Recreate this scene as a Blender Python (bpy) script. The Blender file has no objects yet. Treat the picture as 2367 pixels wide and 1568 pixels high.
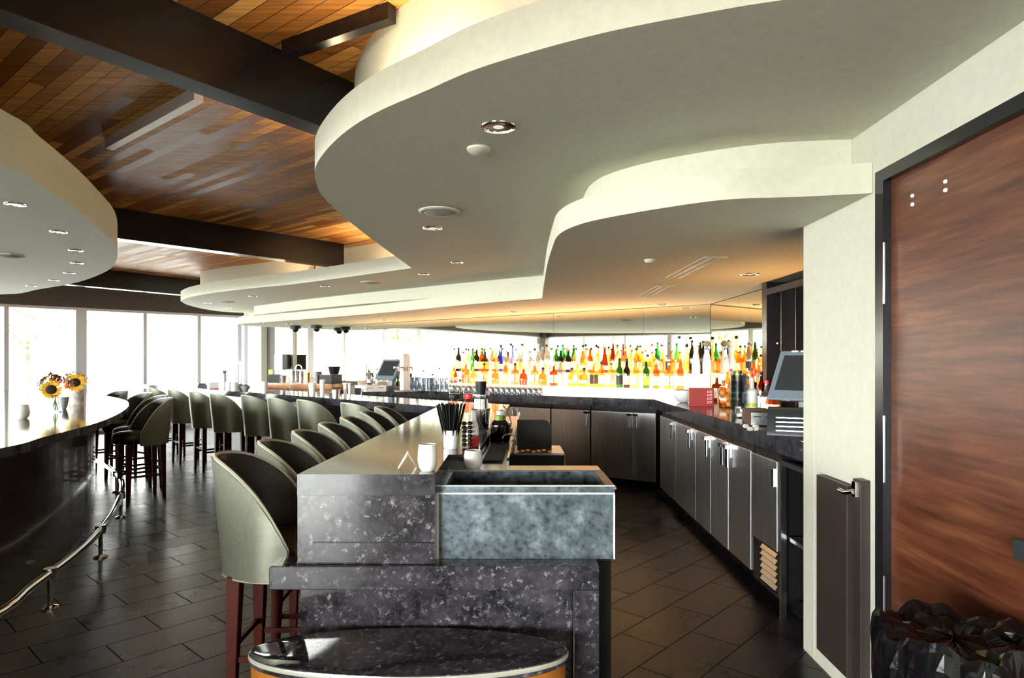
import bpy, bmesh, math, random
from mathutils import Vector, Matrix
random.seed(7)
C = bpy.context.scene.collection
PI = math.pi
F = 1500.0; CX = 1183.5; CY = 838.0; H = 1.4
# ---------------------------------------------------------------- camera
cam = bpy.data.cameras.new('camera'); camo = bpy.data.objects.new('camera', cam); C.objects.link(camo)
cam.sensor_width = 36; cam.lens = F / 2367 * 36; cam.shift_y = 54 / 2367
cam.clip_start = 0.05; cam.clip_end = 300
camo.location = (0, 0, H); camo.rotation_euler = (PI / 2, 0, 0)
bpy.context.scene.camera = camo
# ---------------------------------------------------------------- world, sun, exposure
w = bpy.data.worlds.new('sky'); bpy.context.scene.world = w; w.use_nodes = True
bg = w.node_tree.nodes['Background']; bg.inputs[0].default_value = (1.0, 0.985, 0.95, 1); bg.inputs[1].default_value = 14.0
wt = w.node_tree; tc = wt.nodes.new('ShaderNodeTexCoord'); dt = wt.nodes.new('ShaderNodeVectorMath'); dt.operation = 'DOT_PRODUCT'
sd = Vector((-0.60, -0.79, 0.10)).normalized(); dt.inputs[1].default_value = sd; wt.links.new(tc.outputs['Generated'], dt.inputs[0])
mx_ = wt.nodes.new('ShaderNodeMath'); mx_.operation = 'MAXIMUM'; mx_.inputs[1].default_value = 0.0; wt.links.new(dt.outputs['Value'], mx_.inputs[0])
pw_ = wt.nodes.new('ShaderNodeMath'); pw_.operation = 'POWER'; pw_.inputs[1].default_value = 7.0; wt.links.new(mx_.outputs[0], pw_.inputs[0])
ad_ = wt.nodes.new('ShaderNodeMath'); ad_.operation = 'MULTIPLY_ADD'; ad_.inputs[1].default_value = 55.0; ad_.inputs[2].default_value = 10.5
wt.links.new(pw_.outputs[0], ad_.inputs[0]); wt.links.new(ad_.outputs[0], bg.inputs[1])   # brighter sky around the hazy low sun
vs = bpy.context.scene.view_settings
vs.view_transform = 'Standard'; vs.look = 'None'; vs.gamma = 1.0; vs.use_curve_mapping = False
vs.exposure = 0.35
cy = bpy.context.scene.cycles
cy.max_bounces = 8; cy.diffuse_bounces = 4; cy.glossy_bounces = 4; cy.transmission_bounces = 4
cy.transparent_max_bounces = 24; cy.caustics_reflective = True; cy.caustics_refractive = False
cy.max_bounces = 8; cy.sample_clamp_indirect = 12; cy.use_denoising = True

def P(u, v, z):
    Y = (H - z) * F / (v - CY)
    return Vector(((u - CX) / F * Y, Y, z))
def PY(u, Y, z=0.0):
    return Vector(((u - CX) / F * Y, Y, z))
def VZ(v, Y):
    return H - (v - CY) * Y / F

# window portals (daylight enters through the window walls)
def portal(a, b, z0, z1):
    L = bpy.data.lights.new('window_daylight', 'AREA'); o = bpy.data.objects.new('window_daylight', L); C.objects.link(o)
    a = Vector((a[0], a[1], 0)); b = Vector((b[0], b[1], 0)); d = b - a
    L.shape = 'RECTANGLE'; L.size = d.length; L.size_y = z1 - z0; L.cycles.is_portal = True
    m = (a + b) / 2; m.z = (z0 + z1) / 2
    n = Vector((d.y, -d.x, 0)).normalized()      # light goes along n, into the room
    X = d.normalized(); Zl = -n; Yl = Zl.cross(X)
    M = Matrix((X, Yl, Zl)).transposed().to_4x4(); M.translation = m + n * 0.12
    o.matrix_world = M
WC = Vector((-6.06, 14.7, 0)); WK = Vector((-16.85, 3.91, 0)); WE = Vector((-3.25, -9.69, 0))
portal(WK, WC, 0.08, 2.4)
portal(WE, WK, 0.08, 2.4)

# ---------------------------------------------------------------- mesh builder
class MB:
    def __init__(s): s.v = []; s.f = []; s.sm = []
    def add(s, vs, fs, smooth=False):
        n = len(s.v); s.v += [Vector(p) for p in vs]; s.f += [[i + n for i in f] for f in fs]; s.sm += [smooth] * len(fs); return s
    def box(s, x0, x1, y0, y1, z0, z1):
        return s.add([(x0,y0,z0),(x1,y0,z0),(x1,y1,z0),(x0,y1,z0),(x0,y0,z1),(x1,y0,z1),(x1,y1,z1),(x0,y1,z1)],
                     [(0,3,2,1),(4,5,6,7),(0,1,5,4),(1,2,6,5),(2,3,7,6),(3,0,4,7)])
    def obox(s, c, dx, dy, z0, z1, ang):
        "box with centre c, half sizes dx, dy, turned by ang"
        ca, sa = math.cos(ang), math.sin(ang)
        q = [(c[0] + x*ca - y*sa, c[1] + x*sa + y*ca) for x, y in ((-dx,-dy),(dx,-dy),(dx,dy),(-dx,dy))]
        return s.prism(q, z0, z1)
    def seg(s, a, b, t0, t1, z0, z1):
        "box along a->b, from offset t0 to t1 to the left of it"
        a = Vector((a[0], a[1])); b = Vector((b[0], b[1])); d = (b - a).normalized(); n = Vector((-d.y, d.x))
        return s.prism([a + n*t0, b + n*t0, b + n*t1, a + n*t1], z0, z1)
    def prism(s, pts, z0, z1, smooth=False):
        pts = [(p[0], p[1]) for p in pts]
        A = sum(pts[i][0]*pts[(i+1)%len(pts)][1] - pts[(i+1)%len(pts)][0]*pts[i][1] for i in range(len(pts)))
        if A < 0: pts = pts[::-1]
        n = len(pts)
        vs = [(x, y, z0) for x, y in pts] + [(x, y, z1) for x, y in pts]
        k = len(s.f)
        s.add(vs, [list(range(n))[::-1], list(range(n, 2*n))] + [(i, (i+1)%n, n+(i+1)%n, n+i) for i in range(n)], smooth)
        if smooth: s.sm[k] = s.sm[k+1] = False
        return s
    def lathe(s, prof, c=(0,0,0), n=20, sx=1, sy=1, smooth=True):
        vs = []; fs = []; st = []
        for r, z in prof:
            st.append((len(vs), r < 1e-6))
            for i in range(1 if r < 1e-6 else n):
                a = 2*PI*i/n; vs.append((c[0]+r*sx*math.cos(a), c[1]+r*sy*math.sin(a), c[2]+z))
        m = len(prof)
        for j in range(m-1):
            (a0, pa), (b0, pb) = st[j], st[j+1]
            for i in range(n):
                k = (i+1) % n
                if pa and pb: continue
                if pa: fs.append((a0, b0+k, b0+i))
                elif pb: fs.append((a0+i, a0+k, b0))
                else: fs.append((a0+i, a0+k, b0+k, b0+i))
        flat = lambda p, q: q[0] < 1e-6 and abs(p[1] - q[1]) < 1e-6
        if prof[0][0] > 1e-5 and not flat(prof[0], prof[1]): fs.append(list(range(n))[::-1])
        if prof[-1][0] > 1e-5 and not flat(prof[-1], prof[-2]): fs.append([st[-1][0]+i for i in range(n)])
        return s.add(vs, fs, smooth)
    def tube(s, pts, r, n=8, r1=None, smooth=True, closed=False):
        pts = [Vector(p) for p in pts]; m = len(pts); vs = []; fs = []
        up = Vector((0, 0, 1)); prev = None
        for j, p in enumerate(pts):
            if closed: t = pts[(j+1) % m] - pts[j-1]
            else: t = pts[min(j+1, m-1)] - pts[max(j-1, 0)]
            t.normalize()
            if prev is None:
                a = t.cross(up if abs(t.z) < 0.9 else Vector((1, 0, 0))).normalized()
            else:
                a = (prev - t * prev.dot(t)).normalized()
            prev = a; b = t.cross(a)
            rr = r if r1 is None else r + (r1 - r) * j / (m - 1)
            for i in range(n):
                q = 2*PI*i/n + PI/n; vs.append(p + (a*math.cos(q) + b*math.sin(q)) * rr)
        k = m if closed else m - 1
        for j in range(k):
            j2 = (j+1) % m
            for i in range(n):
                fs.append((j*n+i, j*n+(i+1)%n, j2*n+(i+1)%n, j2*n+i))
        if not closed:
            fs.append(list(range(n))[::-1]); fs.append([(m-1)*n+i for i in range(n)])
        return s.add(vs, fs, smooth)
    def sphere(s, c, r, n=12, sx=1, sy=1, sz=1):
        m = n // 2
        pr = [(math.sin(PI*j/m)*r, -math.cos(PI*j/m)*r*sz) for j in range(m+1)]
        pr[0] = (0.0, pr[0][1]); pr[-1] = (0.0, pr[-1][1])
        return s.lathe(pr, c, n, sx, sy)
    def build(s, name, m, parent=None, origin=None, bevel=0, bseg=2):
        if parent is not None: org = Vector(parent.location)
        if parent is not None and parent.get('_abs') is None: org = Vector((0, 0, 0))
        if parent is None:
            if origin is None:
                xs = [p.x for p in s.v]; ys = [p.y for p in s.v]; zs = [p.z for p in s.v]
                org = Vector(((min(xs)+max(xs))/2, (min(ys)+max(ys))/2, min(zs)))
            else: org = Vector(origin)
        me = bpy.data.meshes.new(name)
        me.from_pydata([tuple(p - org) for p in s.v], [], s.f)
        me.validate(); me.materials.append(m)
        if len(me.polygons) == len(s.sm): me.polygons.foreach_set('use_smooth', s.sm)
        bmm = bmesh.new(); bmm.from_mesh(me); bmesh.ops.recalc_face_normals(bmm, faces=bmm.faces); bmm.to_mesh(me); bmm.free()
        if any(s.sm): me.set_sharp_from_angle(angle=math.radians(38))
        o = bpy.data.objects.new(name, me); C.objects.link(o)
        if parent is None: o.location = org
        else:
            o.parent = parent
            if parent.type == 'MESH': pass
        if bevel:
            b = o.modifiers.new('bevel', 'BEVEL'); b.width = bevel; b.segments = bseg; b.limit_method = 'ANGLE'
        return o

def tag(o, label, cat, group=None, kind=None):
    o['label'] = label; o['category'] = cat
    if group: o['group'] = group
    if kind: o['kind'] = kind
    return o
def thing(name, label, cat, loc=(0, 0, 0), rz=0, group=None, absolute=True):
    "Empty at the thing's base. absolute: children are given in world coordinates"
    o = bpy.data.objects.new(name, None); C.objects.link(o); o.location = loc; o.rotation_euler = (0, 0, rz)
    o.empty_display_size = 0.1
    if absolute: o['_abs'] = 1
    return tag(o, label, cat, group)
def struct(name, mb, m, label=None, **k):
    o = mb.build(name, m, None, (0, 0, 0), **k); o['kind'] = 'structure'
    if label: o['label'] = label
    return o
def sub(name, mb, m, parent, **k):
    "child of a mesh part; coordinates in the thing's frame"
    o = mb.build(name, m, thingroot(parent), **k); o.parent = parent; return o
def thingroot(p):
    while p.parent: p = p.parent
    return p
def copy_tree(o, parent=None, link=True):
    c = o.copy(); C.objects.link(c); c.parent = parent
    for ch in list(o.children): copy_tree(ch, c)
    return c
def dup(root, loc, rz=0, label=None, group=None, scale=None):
    c = copy_tree(root); c.location = loc; c.rotation_euler = (0, 0, rz)
    if label: c['label'] = label
    if group: c['group'] = group
    if scale: c.scale = (scale,)*3
    return c
def smooth_line(pts, n=8, closed=False):
    "Catmull-Rom through 2-D points"
    out = []; m = len(pts)
    for i in range(m if closed else m - 1):
        g = lambda k: Vector((pts[k % m][0], pts[k % m][1])) if closed else Vector((pts[max(0, min(m-1, k))][0], pts[max(0, min(m-1, k))][1]))
        p0, p1, p2, p3 = g(i-1), g(i), g(i+1), g(i+2)
        for j in range(n):
            t = j / n
            out.append(0.5 * ((2*p1) + (p2-p0)*t + (2*p0-5*p1+4*p2-p3)*t*t + (3*p1-p0-3*p2+p3)*t**3))
    if not closed: out.append(Vector((pts[-1][0], pts[-1][1])))
    return out
ORD = ['', 'first', 'second', 'third', 'fourth', 'fifth', 'sixth', 'seventh', 'eighth', 'ninth', 'tenth', 'eleventh', 'twelfth',
       'thirteenth', 'fourteenth', 'fifteenth', 'sixteenth', 'seventeenth', 'eighteenth', 'nineteenth', 'twentieth',
       'twenty-first', 'twenty-second', 'twenty-third', 'twenty-fourth', 'twenty-fifth', 'twenty-sixth', 'twenty-seventh', 'twenty-eighth',
       'twenty-ninth', 'thirtieth', 'thirty-first', 'thirty-second', 'thirty-third', 'thirty-fourth', 'thirty-fifth', 'thirty-sixth', 'thirty-seventh', 'thirty-eighth', 'thirty-ninth', 'fortieth', 'forty-first', 'forty-second', 'forty-third', 'forty-fourth']

# ---------------------------------------------------------------- materials
class NT:
    def __init__(s, name):
        s.m = bpy.data.materials.new(name); s.m.use_nodes = True; s.t = s.m.node_tree; s.b = s.t.nodes['Principled BSDF']
    def n(s, typ, **k):
        nd = s.t.nodes.new(typ)
        for a, b in k.items(): setattr(nd, a, b)
        return nd
    def l(s, a, b): s.t.links.new(a, b)
    def coord(s, rot=(0,0,0), scale=(1,1,1), kind='Object'):
        tc = s.n('ShaderNodeTexCoord'); mp = s.n('ShaderNodeMapping')
        mp.inputs['Rotation'].default_value = rot; mp.inputs['Scale'].default_value = scale
        s.l(tc.outputs[kind], mp.inputs[0]); return mp.outputs[0]
    def noise(s, vec, scale, detail=3, rough=0.5):
        nd = s.n('ShaderNodeTexNoise'); nd.inputs['Scale'].default_value = scale; nd.inputs['Detail'].default_value = detail
        nd.inputs['Roughness'].default_value = rough
        s.l(vec, nd.inputs['Vector']); return nd.outputs[0]
    def ramp(s, fac, stops):
        nd = s.n('ShaderNodeValToRGB'); cr = nd.color_ramp
        while len(cr.elements) < len(stops): cr.elements.new(0.5)
        for e, (p, c) in zip(cr.elements, stops): e.position = p; e.color = (*c, 1) if len(c) == 3 else c
        s.l(fac, nd.inputs[0]); return nd.outputs[0]
    def mix(s, fac, a, b, typ='MIX'):
        nd = s.n('ShaderNodeMix', data_type='RGBA', blend_type=typ)
        for i, x in ((0, fac), (6, a), (7, b)):
            if isinstance(x, (int, float)): nd.inputs[i].default_value = x
            elif isinstance(x, tuple): nd.inputs[i].default_value = (*x, 1)
            else: s.l(x, nd.inputs[i])
        return nd.outputs[2]
    def bump(s, h, strength=0.2, dist=0.01):
        nd = s.n('ShaderNodeBump'); nd.inputs['Strength'].default_value = strength; nd.inputs['Distance'].default_value = dist
        s.l(h, nd.inputs['Height']); s.l(nd.outputs[0], s.b.inputs['Normal'])
def mat(name, col, rough=0.5, metal=0.0, spec=0.5, noise=0.0, nscale=8, coat=0, bump=0):
    t = NT(name); b = t.b
    b.inputs['Base Color'].default_value = (*col, 1); b.inputs['Roughness'].default_value = rough
    b.inputs['Metallic'].default_value = metal; b.inputs['Specular IOR Level'].default_value = spec
    b.inputs['Coat Weight'].default_value = coat
    v = t.coord()
    nz = t.noise(v, nscale, 4)
    k = max(noise, 0.03)
    c = t.ramp(nz, [(0.3, tuple(x*(1-k) for x in col)), (0.7, tuple(min(1, x*(1+k)) for x in col))])
    t.l(c, b.inputs['Base Color'])
    if bump: t.bump(nz, bump, 0.01)
    return t.m
def emit(name, col, s):
    t = NT(name); t.b.inputs['Base Color'].default_value = (*col, 1)
    t.b.inputs['Emission Color'].default_value = (*col, 1); t.b.inputs['Emission Strength'].default_value = s; return t.m
def clear(name, tint, gl=0.5, rough=0.02, opaque=0.0, dcol=None):
    "thin tinted glass: transparent body with a glossy skin"
    t = NT(name); nd = t.t.nodes; out = nd['Material Output']
    tr = t.n('ShaderNodeBsdfTransparent'); tr.inputs[0].default_value = (*tint, 1)
    g = t.n('ShaderNodeBsdfGlossy'); g.inputs['Roughness'].default_value = rough; g.inputs[0].default_value = (1, 1, 1, 1)
    lw = t.n('ShaderNodeLayerWeight'); lw.inputs[0].default_value = 0.5
    pw = t.n('ShaderNodeMath', operation='POWER'); t.l(lw.outputs['Facing'], pw.inputs[0]); pw.inputs[1].default_value = 4.0
    ma = t.n('ShaderNodeMath', operation='MULTIPLY_ADD'); t.l(pw.outputs[0], ma.inputs[0]); ma.inputs[1].default_value = 0.7; ma.inputs[2].default_value = gl * 0.25
    mx = t.n('ShaderNodeMixShader'); t.l(ma.outputs[0], mx.inputs[0]); t.l(tr.outputs[0], mx.inputs[1]); t.l(g.outputs[0], mx.inputs[2])
    last = mx
    if opaque:
        df = t.n('ShaderNodeBsdfTranslucent'); df.inputs[0].default_value = (*(dcol or tint), 1)
        m2 = t.n('ShaderNodeMixShader'); m2.inputs[0].default_value = opaque
        t.l(mx.outputs[0], m2.inputs[1]); t.l(df.outputs[0], m2.inputs[2]); last = m2
    t.l(last.outputs[0], out.inputs[0]); return t.m
def granite(name, base=(0.012, 0.012, 0.016), rough=0.09, flecks=(0.30, 0.30, 0.34), mid=(0.07, 0.07, 0.085), sc=1.0, amount=0.0):
    t = NT(name); v = t.coord()
    n1 = t.noise(v, 7*sc, 6, 0.65); n2 = t.noise(v, 38*sc, 4, 0.7)
    c1 = t.ramp(n1, [(0.35, base), (0.72, mid)])
    vo = t.n('ShaderNodeTexVoronoi'); vo.inputs['Scale'].default_value = 55*sc; vo.inputs['Randomness'].default_value = 1.0
    t.l(t.mix(0.15, v, n2), vo.inputs['Vector'])
    f1 = t.ramp(vo.outputs['Color'], [(0.80-amount, (0, 0, 0)), (0.92-amount, (1, 1, 1))])
    f2 = t.ramp(n2, [(0.54-amount*0.3, (0, 0, 0)), (0.70, (1, 1, 1))])
    c2 = t.mix(t.mix(1.0, f1, f2, 'MULTIPLY'), c1, flecks)
    c3 = t.mix(t.mix(0.5, (0, 0, 0), f2), c2, tuple(x*1.6 for x in mid))
    t.l(c3, t.b.inputs['Base Color']); t.b.inputs['Roughness'].default_value = rough
    t.b.inputs['Specular IOR Level'].default_value = 0.7
    return t.m

M = {}
M['paint'] = mat('cream_paint', (0.66, 0.655, 0.54), 0.75, noise=0.04, nscale=30)
M['wallpaint'] = mat('wall_paint', (0.58, 0.575, 0.49), 0.7, noise=0.04, nscale=30)
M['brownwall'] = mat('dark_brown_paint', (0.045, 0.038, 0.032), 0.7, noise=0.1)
M['beam'] = mat('dark_stained_beam', (0.009, 0.007, 0.008), 0.22, spec=0.4, noise=0.06, nscale=5)
M['alu'] = mat('grey_aluminium', (0.42, 0.43, 0.46), 0.4, 0.3)
M['granite'] = granite('black_granite')
M['granite_end'] = granite('speckled_granite', base=(0.010, 0.009, 0.013), mid=(0.066, 0.062, 0.078), rough=0.07, flecks=(0.55, 0.54, 0.60), sc=1.25, amount=0.12)
M['steel'] = mat('stainless_steel', (0.62, 0.63, 0.67), 0.22, 1.0, noise=0.05)
M['brightsteel'] = mat('satin_bright_steel', (0.80, 0.81, 0.84), 0.5, 0.25)
M['chrome'] = mat('chrome', (0.85, 0.86, 0.9), 0.08, 1.0)
M['copper'] = mat('copper', (0.75, 0.33, 0.14), 0.25, 1.0)
M['black'] = mat('black_plastic', (0.008, 0.008, 0.009), 0.4, spec=0.25)
M['rubber'] = mat('black_rubber', (0.006, 0.006, 0.006), 0.6, spec=0.15)
M['darkpanel'] = mat('dark_bar_panel', (0.030, 0.022, 0.026), 0.16, noise=0.4, nscale=3, coat=0.3)
M['white'] = mat('white_ceramic', (0.85, 0.85, 0.86), 0.2)
M['whitepl'] = mat('white_plastic', (0.8, 0.8, 0.8), 0.4)
M['greydev'] = mat('blue_grey_plastic', (0.16, 0.20, 0.25), 0.35)
M['screen'] = mat('dark_screen', (0.03, 0.035, 0.04), 0.15)
M['legs'] = mat('mahogany_leg', (0.070, 0.010, 0.006), 0.35, spec=0.15, coat=0.0, noise=0.2)
M['leather_out'] = mat('pale_bronze_leather', (0.28, 0.295, 0.23), 0.29, 0.5, noise=0.08, nscale=60, bump=0.03)
M['leather_in'] = mat('dark_brown_leather', (0.018, 0.013, 0.009), 0.42, noise=0.15, nscale=40, bump=0.03)
M['piping'] = mat('silver_piping', (0.55, 0.56, 0.48), 0.3, 0.3)
M['gate'] = mat('dark_gate_laminate', (0.032, 0.023, 0.021), 0.45, noise=0.1)
M['frame'] = mat('black_door_frame', (0.012, 0.012, 0.016), 0.22)
M['glass'] = clear('window_glass', (0.97, 0.99, 0.98), 0.25)
M['clearglass'] = clear('clear_glass', (0.90, 0.92, 0.93), 0.45)
M['cutglass'] = clear('cut_glass', (0.68, 0.72, 0.76), 0.6, 0.08)
M['bag'] = mat('black_bin_bag', (0.003, 0.003, 0.004), 0.18, spec=0.35, noise=0.3, bump=0.6, nscale=14)
M['lit'] = emit('lit_white_riser', (1.0, 0.70, 0.38), 2.4)
M['leaf'] = mat('green_leaf', (0.10, 0.22, 0.03), 0.5, noise=0.3, nscale=40)
M['darkleaf'] = mat('dark_leaf', (0.05, 0.10, 0.03), 0.5, noise=0.3, nscale=40)
M['petal'] = mat('yellow_petal', (0.95, 0.50, 0.02), 0.5, noise=0.15, nscale=60)
M['seedhead'] = mat('dark_seed_head', (0.025, 0.008, 0.006), 0.8)
M['pink'] = mat('coral_petal', (0.75, 0.14, 0.09), 0.5, noise=0.3, nscale=50)
M['plum'] = mat('plum_petal', (0.22, 0.03, 0.06), 0.5, noise=0.3, nscale=50)
M['bark'] = mat('birch_bark', (0.62, 0.60, 0.55), 0.7, noise=0.45, nscale=25)
M['treebark'] = mat('tree_bark', (0.12, 0.09, 0.07), 0.8, noise=0.3)
M['patio'] = mat('pale_patio', (0.75, 0.75, 0.72), 0.8)
M['red'] = mat('red_lacquer', (0.30, 0.006, 0.005), 0.35, spec=0.3)
M['copperwood'] = mat('orange_wood', (0.38, 0.135, 0.025), 0.25, coat=0.4, noise=0.25, nscale=10)
M['lime'] = mat('lime_green', (0.55, 0.75, 0.05), 0.4)
M['orange'] = mat('orange_peel', (0.9, 0.32, 0.02), 0.5)
def brushed():
    t = NT('brushed_steel_door'); v = t.coord(scale=(14, 14, 0.5)); n = t.noise(v, 3, 3)
    t.l(t.ramp(n, [(0.3, (0.62, 0.63, 0.68)), (0.7, (0.78, 0.79, 0.84))]), t.b.inputs['Base Color'])
    t.l(t.ramp(n, [(0.3, (0.30,)*3), (0.7, (0.38,)*3)]), t.b.inputs['Roughness'])
    t.b.inputs['Metallic'].default_value = 1.0
    return t.m
M['doorsteel'] = brushed()
def galv():
    t = NT('galvanised_metal'); v = t.coord(); n = t.noise(v, 9, 6, 0.65); n2 = t.noise(v, 45, 3)
    c = t.ramp(n, [(0.36, (0.03, 0.05, 0.065)), (0.54, (0.10, 0.145, 0.18)), (0.74, (0.45, 0.55, 0.62))])
    t.l(t.mix(0.3, c, t.ramp(n2, [(0.3, (0.08, 0.1, 0.12)), (0.8, (0.5, 0.55, 0.6))])), t.b.inputs['Base Color'])
    t.l(t.ramp(n2, [(0.2, (0.22,)*3), (0.8, (0.42,)*3)]), t.b.inputs['Roughness'])
    t.b.inputs['Metallic'].default_value = 0.75; return t.m
M['galv'] = galv()
def planks():
    t = NT('reclaimed_wood_ceiling'); ang = math.radians(-(90+51))
    v = t.coord(rot=(0, 0, ang)); mth = lambda op, x, y=0.0: _m(t, op, x, y)
    sp = t.n('ShaderNodeSeparateXYZ'); t.l(v, sp.inputs[0])
    row = mth('FLOOR', mth('DIVIDE', sp.outputs[1], 0.075)); wn = t.n('ShaderNodeTexWhiteNoise', noise_dimensions='1D'); t.l(row, wn.inputs['W'])
    al = mth('ADD', mth('DIVIDE', sp.outputs[0], 1.15), mth('MULTIPLY', wn.outputs[0], 9.0)); idx = mth('FLOOR', al)
    w2 = t.n('ShaderNodeTexWhiteNoise', noise_dimensions='2D'); cb = t.n('ShaderNodeCombineXYZ'); t.l(row, cb.inputs[0]); t.l(idx, cb.inputs[1]); t.l(cb.outputs[0], w2.inputs['Vector'])
    fr = mth('FRACT', mth('DIVIDE', sp.outputs[1], 0.075)); gr = mth('LESS_THAN', fr, 0.05); fx = mth('LESS_THAN', mth('FRACT', al), 0.004)
    gap = mth('MAXIMUM', gr, fx)
    v2 = t.coord(rot=(0, 0, ang), scale=(1.0, 16, 1)); n = t.noise(v2, 2.5, 5, 0.6)
    base = t.ramp(w2.outputs[0], [(0.0, (0.26, 0.085, 0.016)), (0.35, (0.52, 0.20, 0.040)), (0.7, (0.72, 0.33, 0.075)), (1.0, (0.88, 0.48, 0.14))])
    c = t.mix(1.0, base, t.ramp(n, [(0.3, (0.45,)*3), (0.7, (1.15,)*3)]), 'MULTIPLY')
    c = t.mix(gap, c, (0.03, 0.014, 0.008))
    t.l(c, t.b.inputs['Base Color']); t.l(t.ramp(w2.outputs[0], [(0.0, (0.42,)*3), (1.0, (0.65,)*3)]), t.b.inputs['Roughness'])
    t.bump(w2.outputs[0], 0.25, 0.004); return t.m
def _m(t, op, x, y):
    nd = t.n('ShaderNodeMath', operation=op)
    for i, q in ((0, x), (1, y)):
        if isinstance(q, (int, float)): nd.inputs[i].default_value = q
        else: t.l(q, nd.inputs[i])
    return nd.outputs[0]
M['planks'] = planks()
def tiles(name='slate_floor_tile', c0=(0.040, 0.041, 0.048), c1=(0.078, 0.078, 0.088), sp=0.5):
    t = NT(name); v = t.coord(rot=(0, 0, math.radians(-48)))
    br = t.n('ShaderNodeTexBrick'); t.l(v, br.inputs['Vector'])
    br.inputs['Scale'].default_value = 1.0; br.inputs['Brick Width'].default_value = 0.52; br.inputs['Row Height'].default_value = 0.26
    br.inputs['Mortar Size'].default_value = 0.0035; br.inputs['Color1'].default_value = (0.0, 0, 0, 1); br.inputs['Color2'].default_value = (1, 1, 1, 1); br.offset = 0.5
    v2 = t.coord(); n = t.noise(v2, 4, 6, 0.6); n3 = t.noise(v2, 60, 3)
    base = t.ramp(br.outputs['Color'], [(0, c0), (1, c1)])
    c = t.mix(1.0, base, t.ramp(n, [(0.3, (0.6,)*3), (0.7, (1.3,)*3)]), 'MULTIPLY')
    c = t.mix(br.outputs['Fac'], c, (0.005, 0.005, 0.005))
    t.l(c, t.b.inputs['Base Color'])
    rg = t.mix(0.5, t.ramp(br.outputs['Color'], [(0, (0.22,)*3), (1, (0.36,)*3)]), t.ramp(n, [(0.3, (0.24,)*3), (0.7, (0.36,)*3)]))
    t.l(t.mix(br.outputs['Fac'], rg, (0.7, 0.7, 0.7)), t.b.inputs['Roughness'])
    t.l(t.ramp(br.outputs['Fac'], [(0, (sp,)*3), (1, (0.1,)*3)]), t.b.inputs['Specular IOR Level'])
    t.bump(t.ramp(br.outputs['Fac'], [(0, (1,)*3), (1, (0,)*3)]), 0.5, 0.004); return t.m
M['tiles'] = tiles()
def doorwood():
    t = NT('mahogany_veneer'); v = t.coord(rot=(0.0, 0, 0), scale=(1, 1.3, 17.0)); n = t.noise(v, 2.4, 6, 0.62)
    v2 = t.coord(scale=(1, 0.5, 1.6)); n2 = t.noise(v2, 1.7, 2)
    c = t.ramp(n, [(0.3, (0.055, 0.014, 0.007)), (0.5, (0.115, 0.034, 0.015)), (0.72, (0.19, 0.066, 0.030))])
    c = t.mix(1.0, c, t.ramp(n2, [(0.3, (0.7,)*3), (0.7, (1.25,)*3)]), 'MULTIPLY')
    t.l(c, t.b.inputs['Base Color']); t.b.inputs['Roughness'].default_value = 0.38; return t.m
M['doorwood'] = doorwood()
def mirror():
    t = NT('antique_mirror'); t.b.inputs['Base Color'].default_value = (0.80, 0.78, 0.66, 1)
    t.b.inputs['Metallic'].default_value = 1.0; t.b.inputs['Roughness'].default_value = 0.01; return t.m
M['mirror'] = mirror()

# ================================================================ SETTING
D1 = Vector((0.0277, 1.0)).normalized()
def wx(Y): return 1.424 + 0.0277 * (Y - 3.17)        # x of the right wall
MM = Vector((2.26, 7.37)); MD = Vector((-0.781, 0.62)).normalized(); MN = Vector((-0.62, -0.781)).normalized()
def mir(s, o): return MM + MD * s + MN * o
def mir_u(u, o):
    r = (u - CX) / F; a = MM + MN * o
    s = (a.x - r * a.y) / (r * MD.y - MD.x); return s
ML = mir(8.31, 0.0); 
ROOM = [(-6.06, 14.7), (-16.85, 3.91), (-4.12, -8.82), (wx(-3.4), -3.4), (wx(3.17), 3.17), (2.30, 3.17), (2.30, 5.41), (2.26, 7.37), (-4.25, 12.54)]
big = [(-7, 16), (-19, 3.9), (-4, -11), (4, -4), (4, 9), (-4, 15)]
struct('floor', MB().prism([(-6.3, 15.2), (-17.4, 3.9), (-3.2, -10.3), (2.6, -4), (2.6, 8), (-4.3, 13.4)], -0.1, 0.0), M['tiles'])
struct('ceiling', MB().prism([(-6.3, 15.2), (-17.4, 3.9), (-3.2, -10.3), (2.6, -4), (2.6, 8), (-4.3, 13.4)], 2.87, 2.97), M['planks'])
# right wall (with the door opening), pillar
dY0, dY1, dZ = 1.20, 2.49, 2.127
wr = MB()
def wp(Y0, Y1, z0, z1, t0=0.0, t1=0.15, mb=None):
    (mb or wr).prism([(wx(Y0)+t0, Y0), (wx(Y1)+t0, Y1), (wx(Y1)+t1, Y1), (wx(Y0)+t1, Y0)], z0, z1); return mb or wr
wp(dY1, 3.17, 0, 2.87); wp(-3.4, dY0-0.06, 0, 2.87); wp(dY0-0.06, dY1, dZ, 2.87)
wr.prism([(wx(3.0), 3.05), (wx(3.17), 3.17), (2.5, 3.17), (2.5, 3.05)], 0, 2.87)
struct('wall_right', wr, M['wallpaint'])
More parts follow.
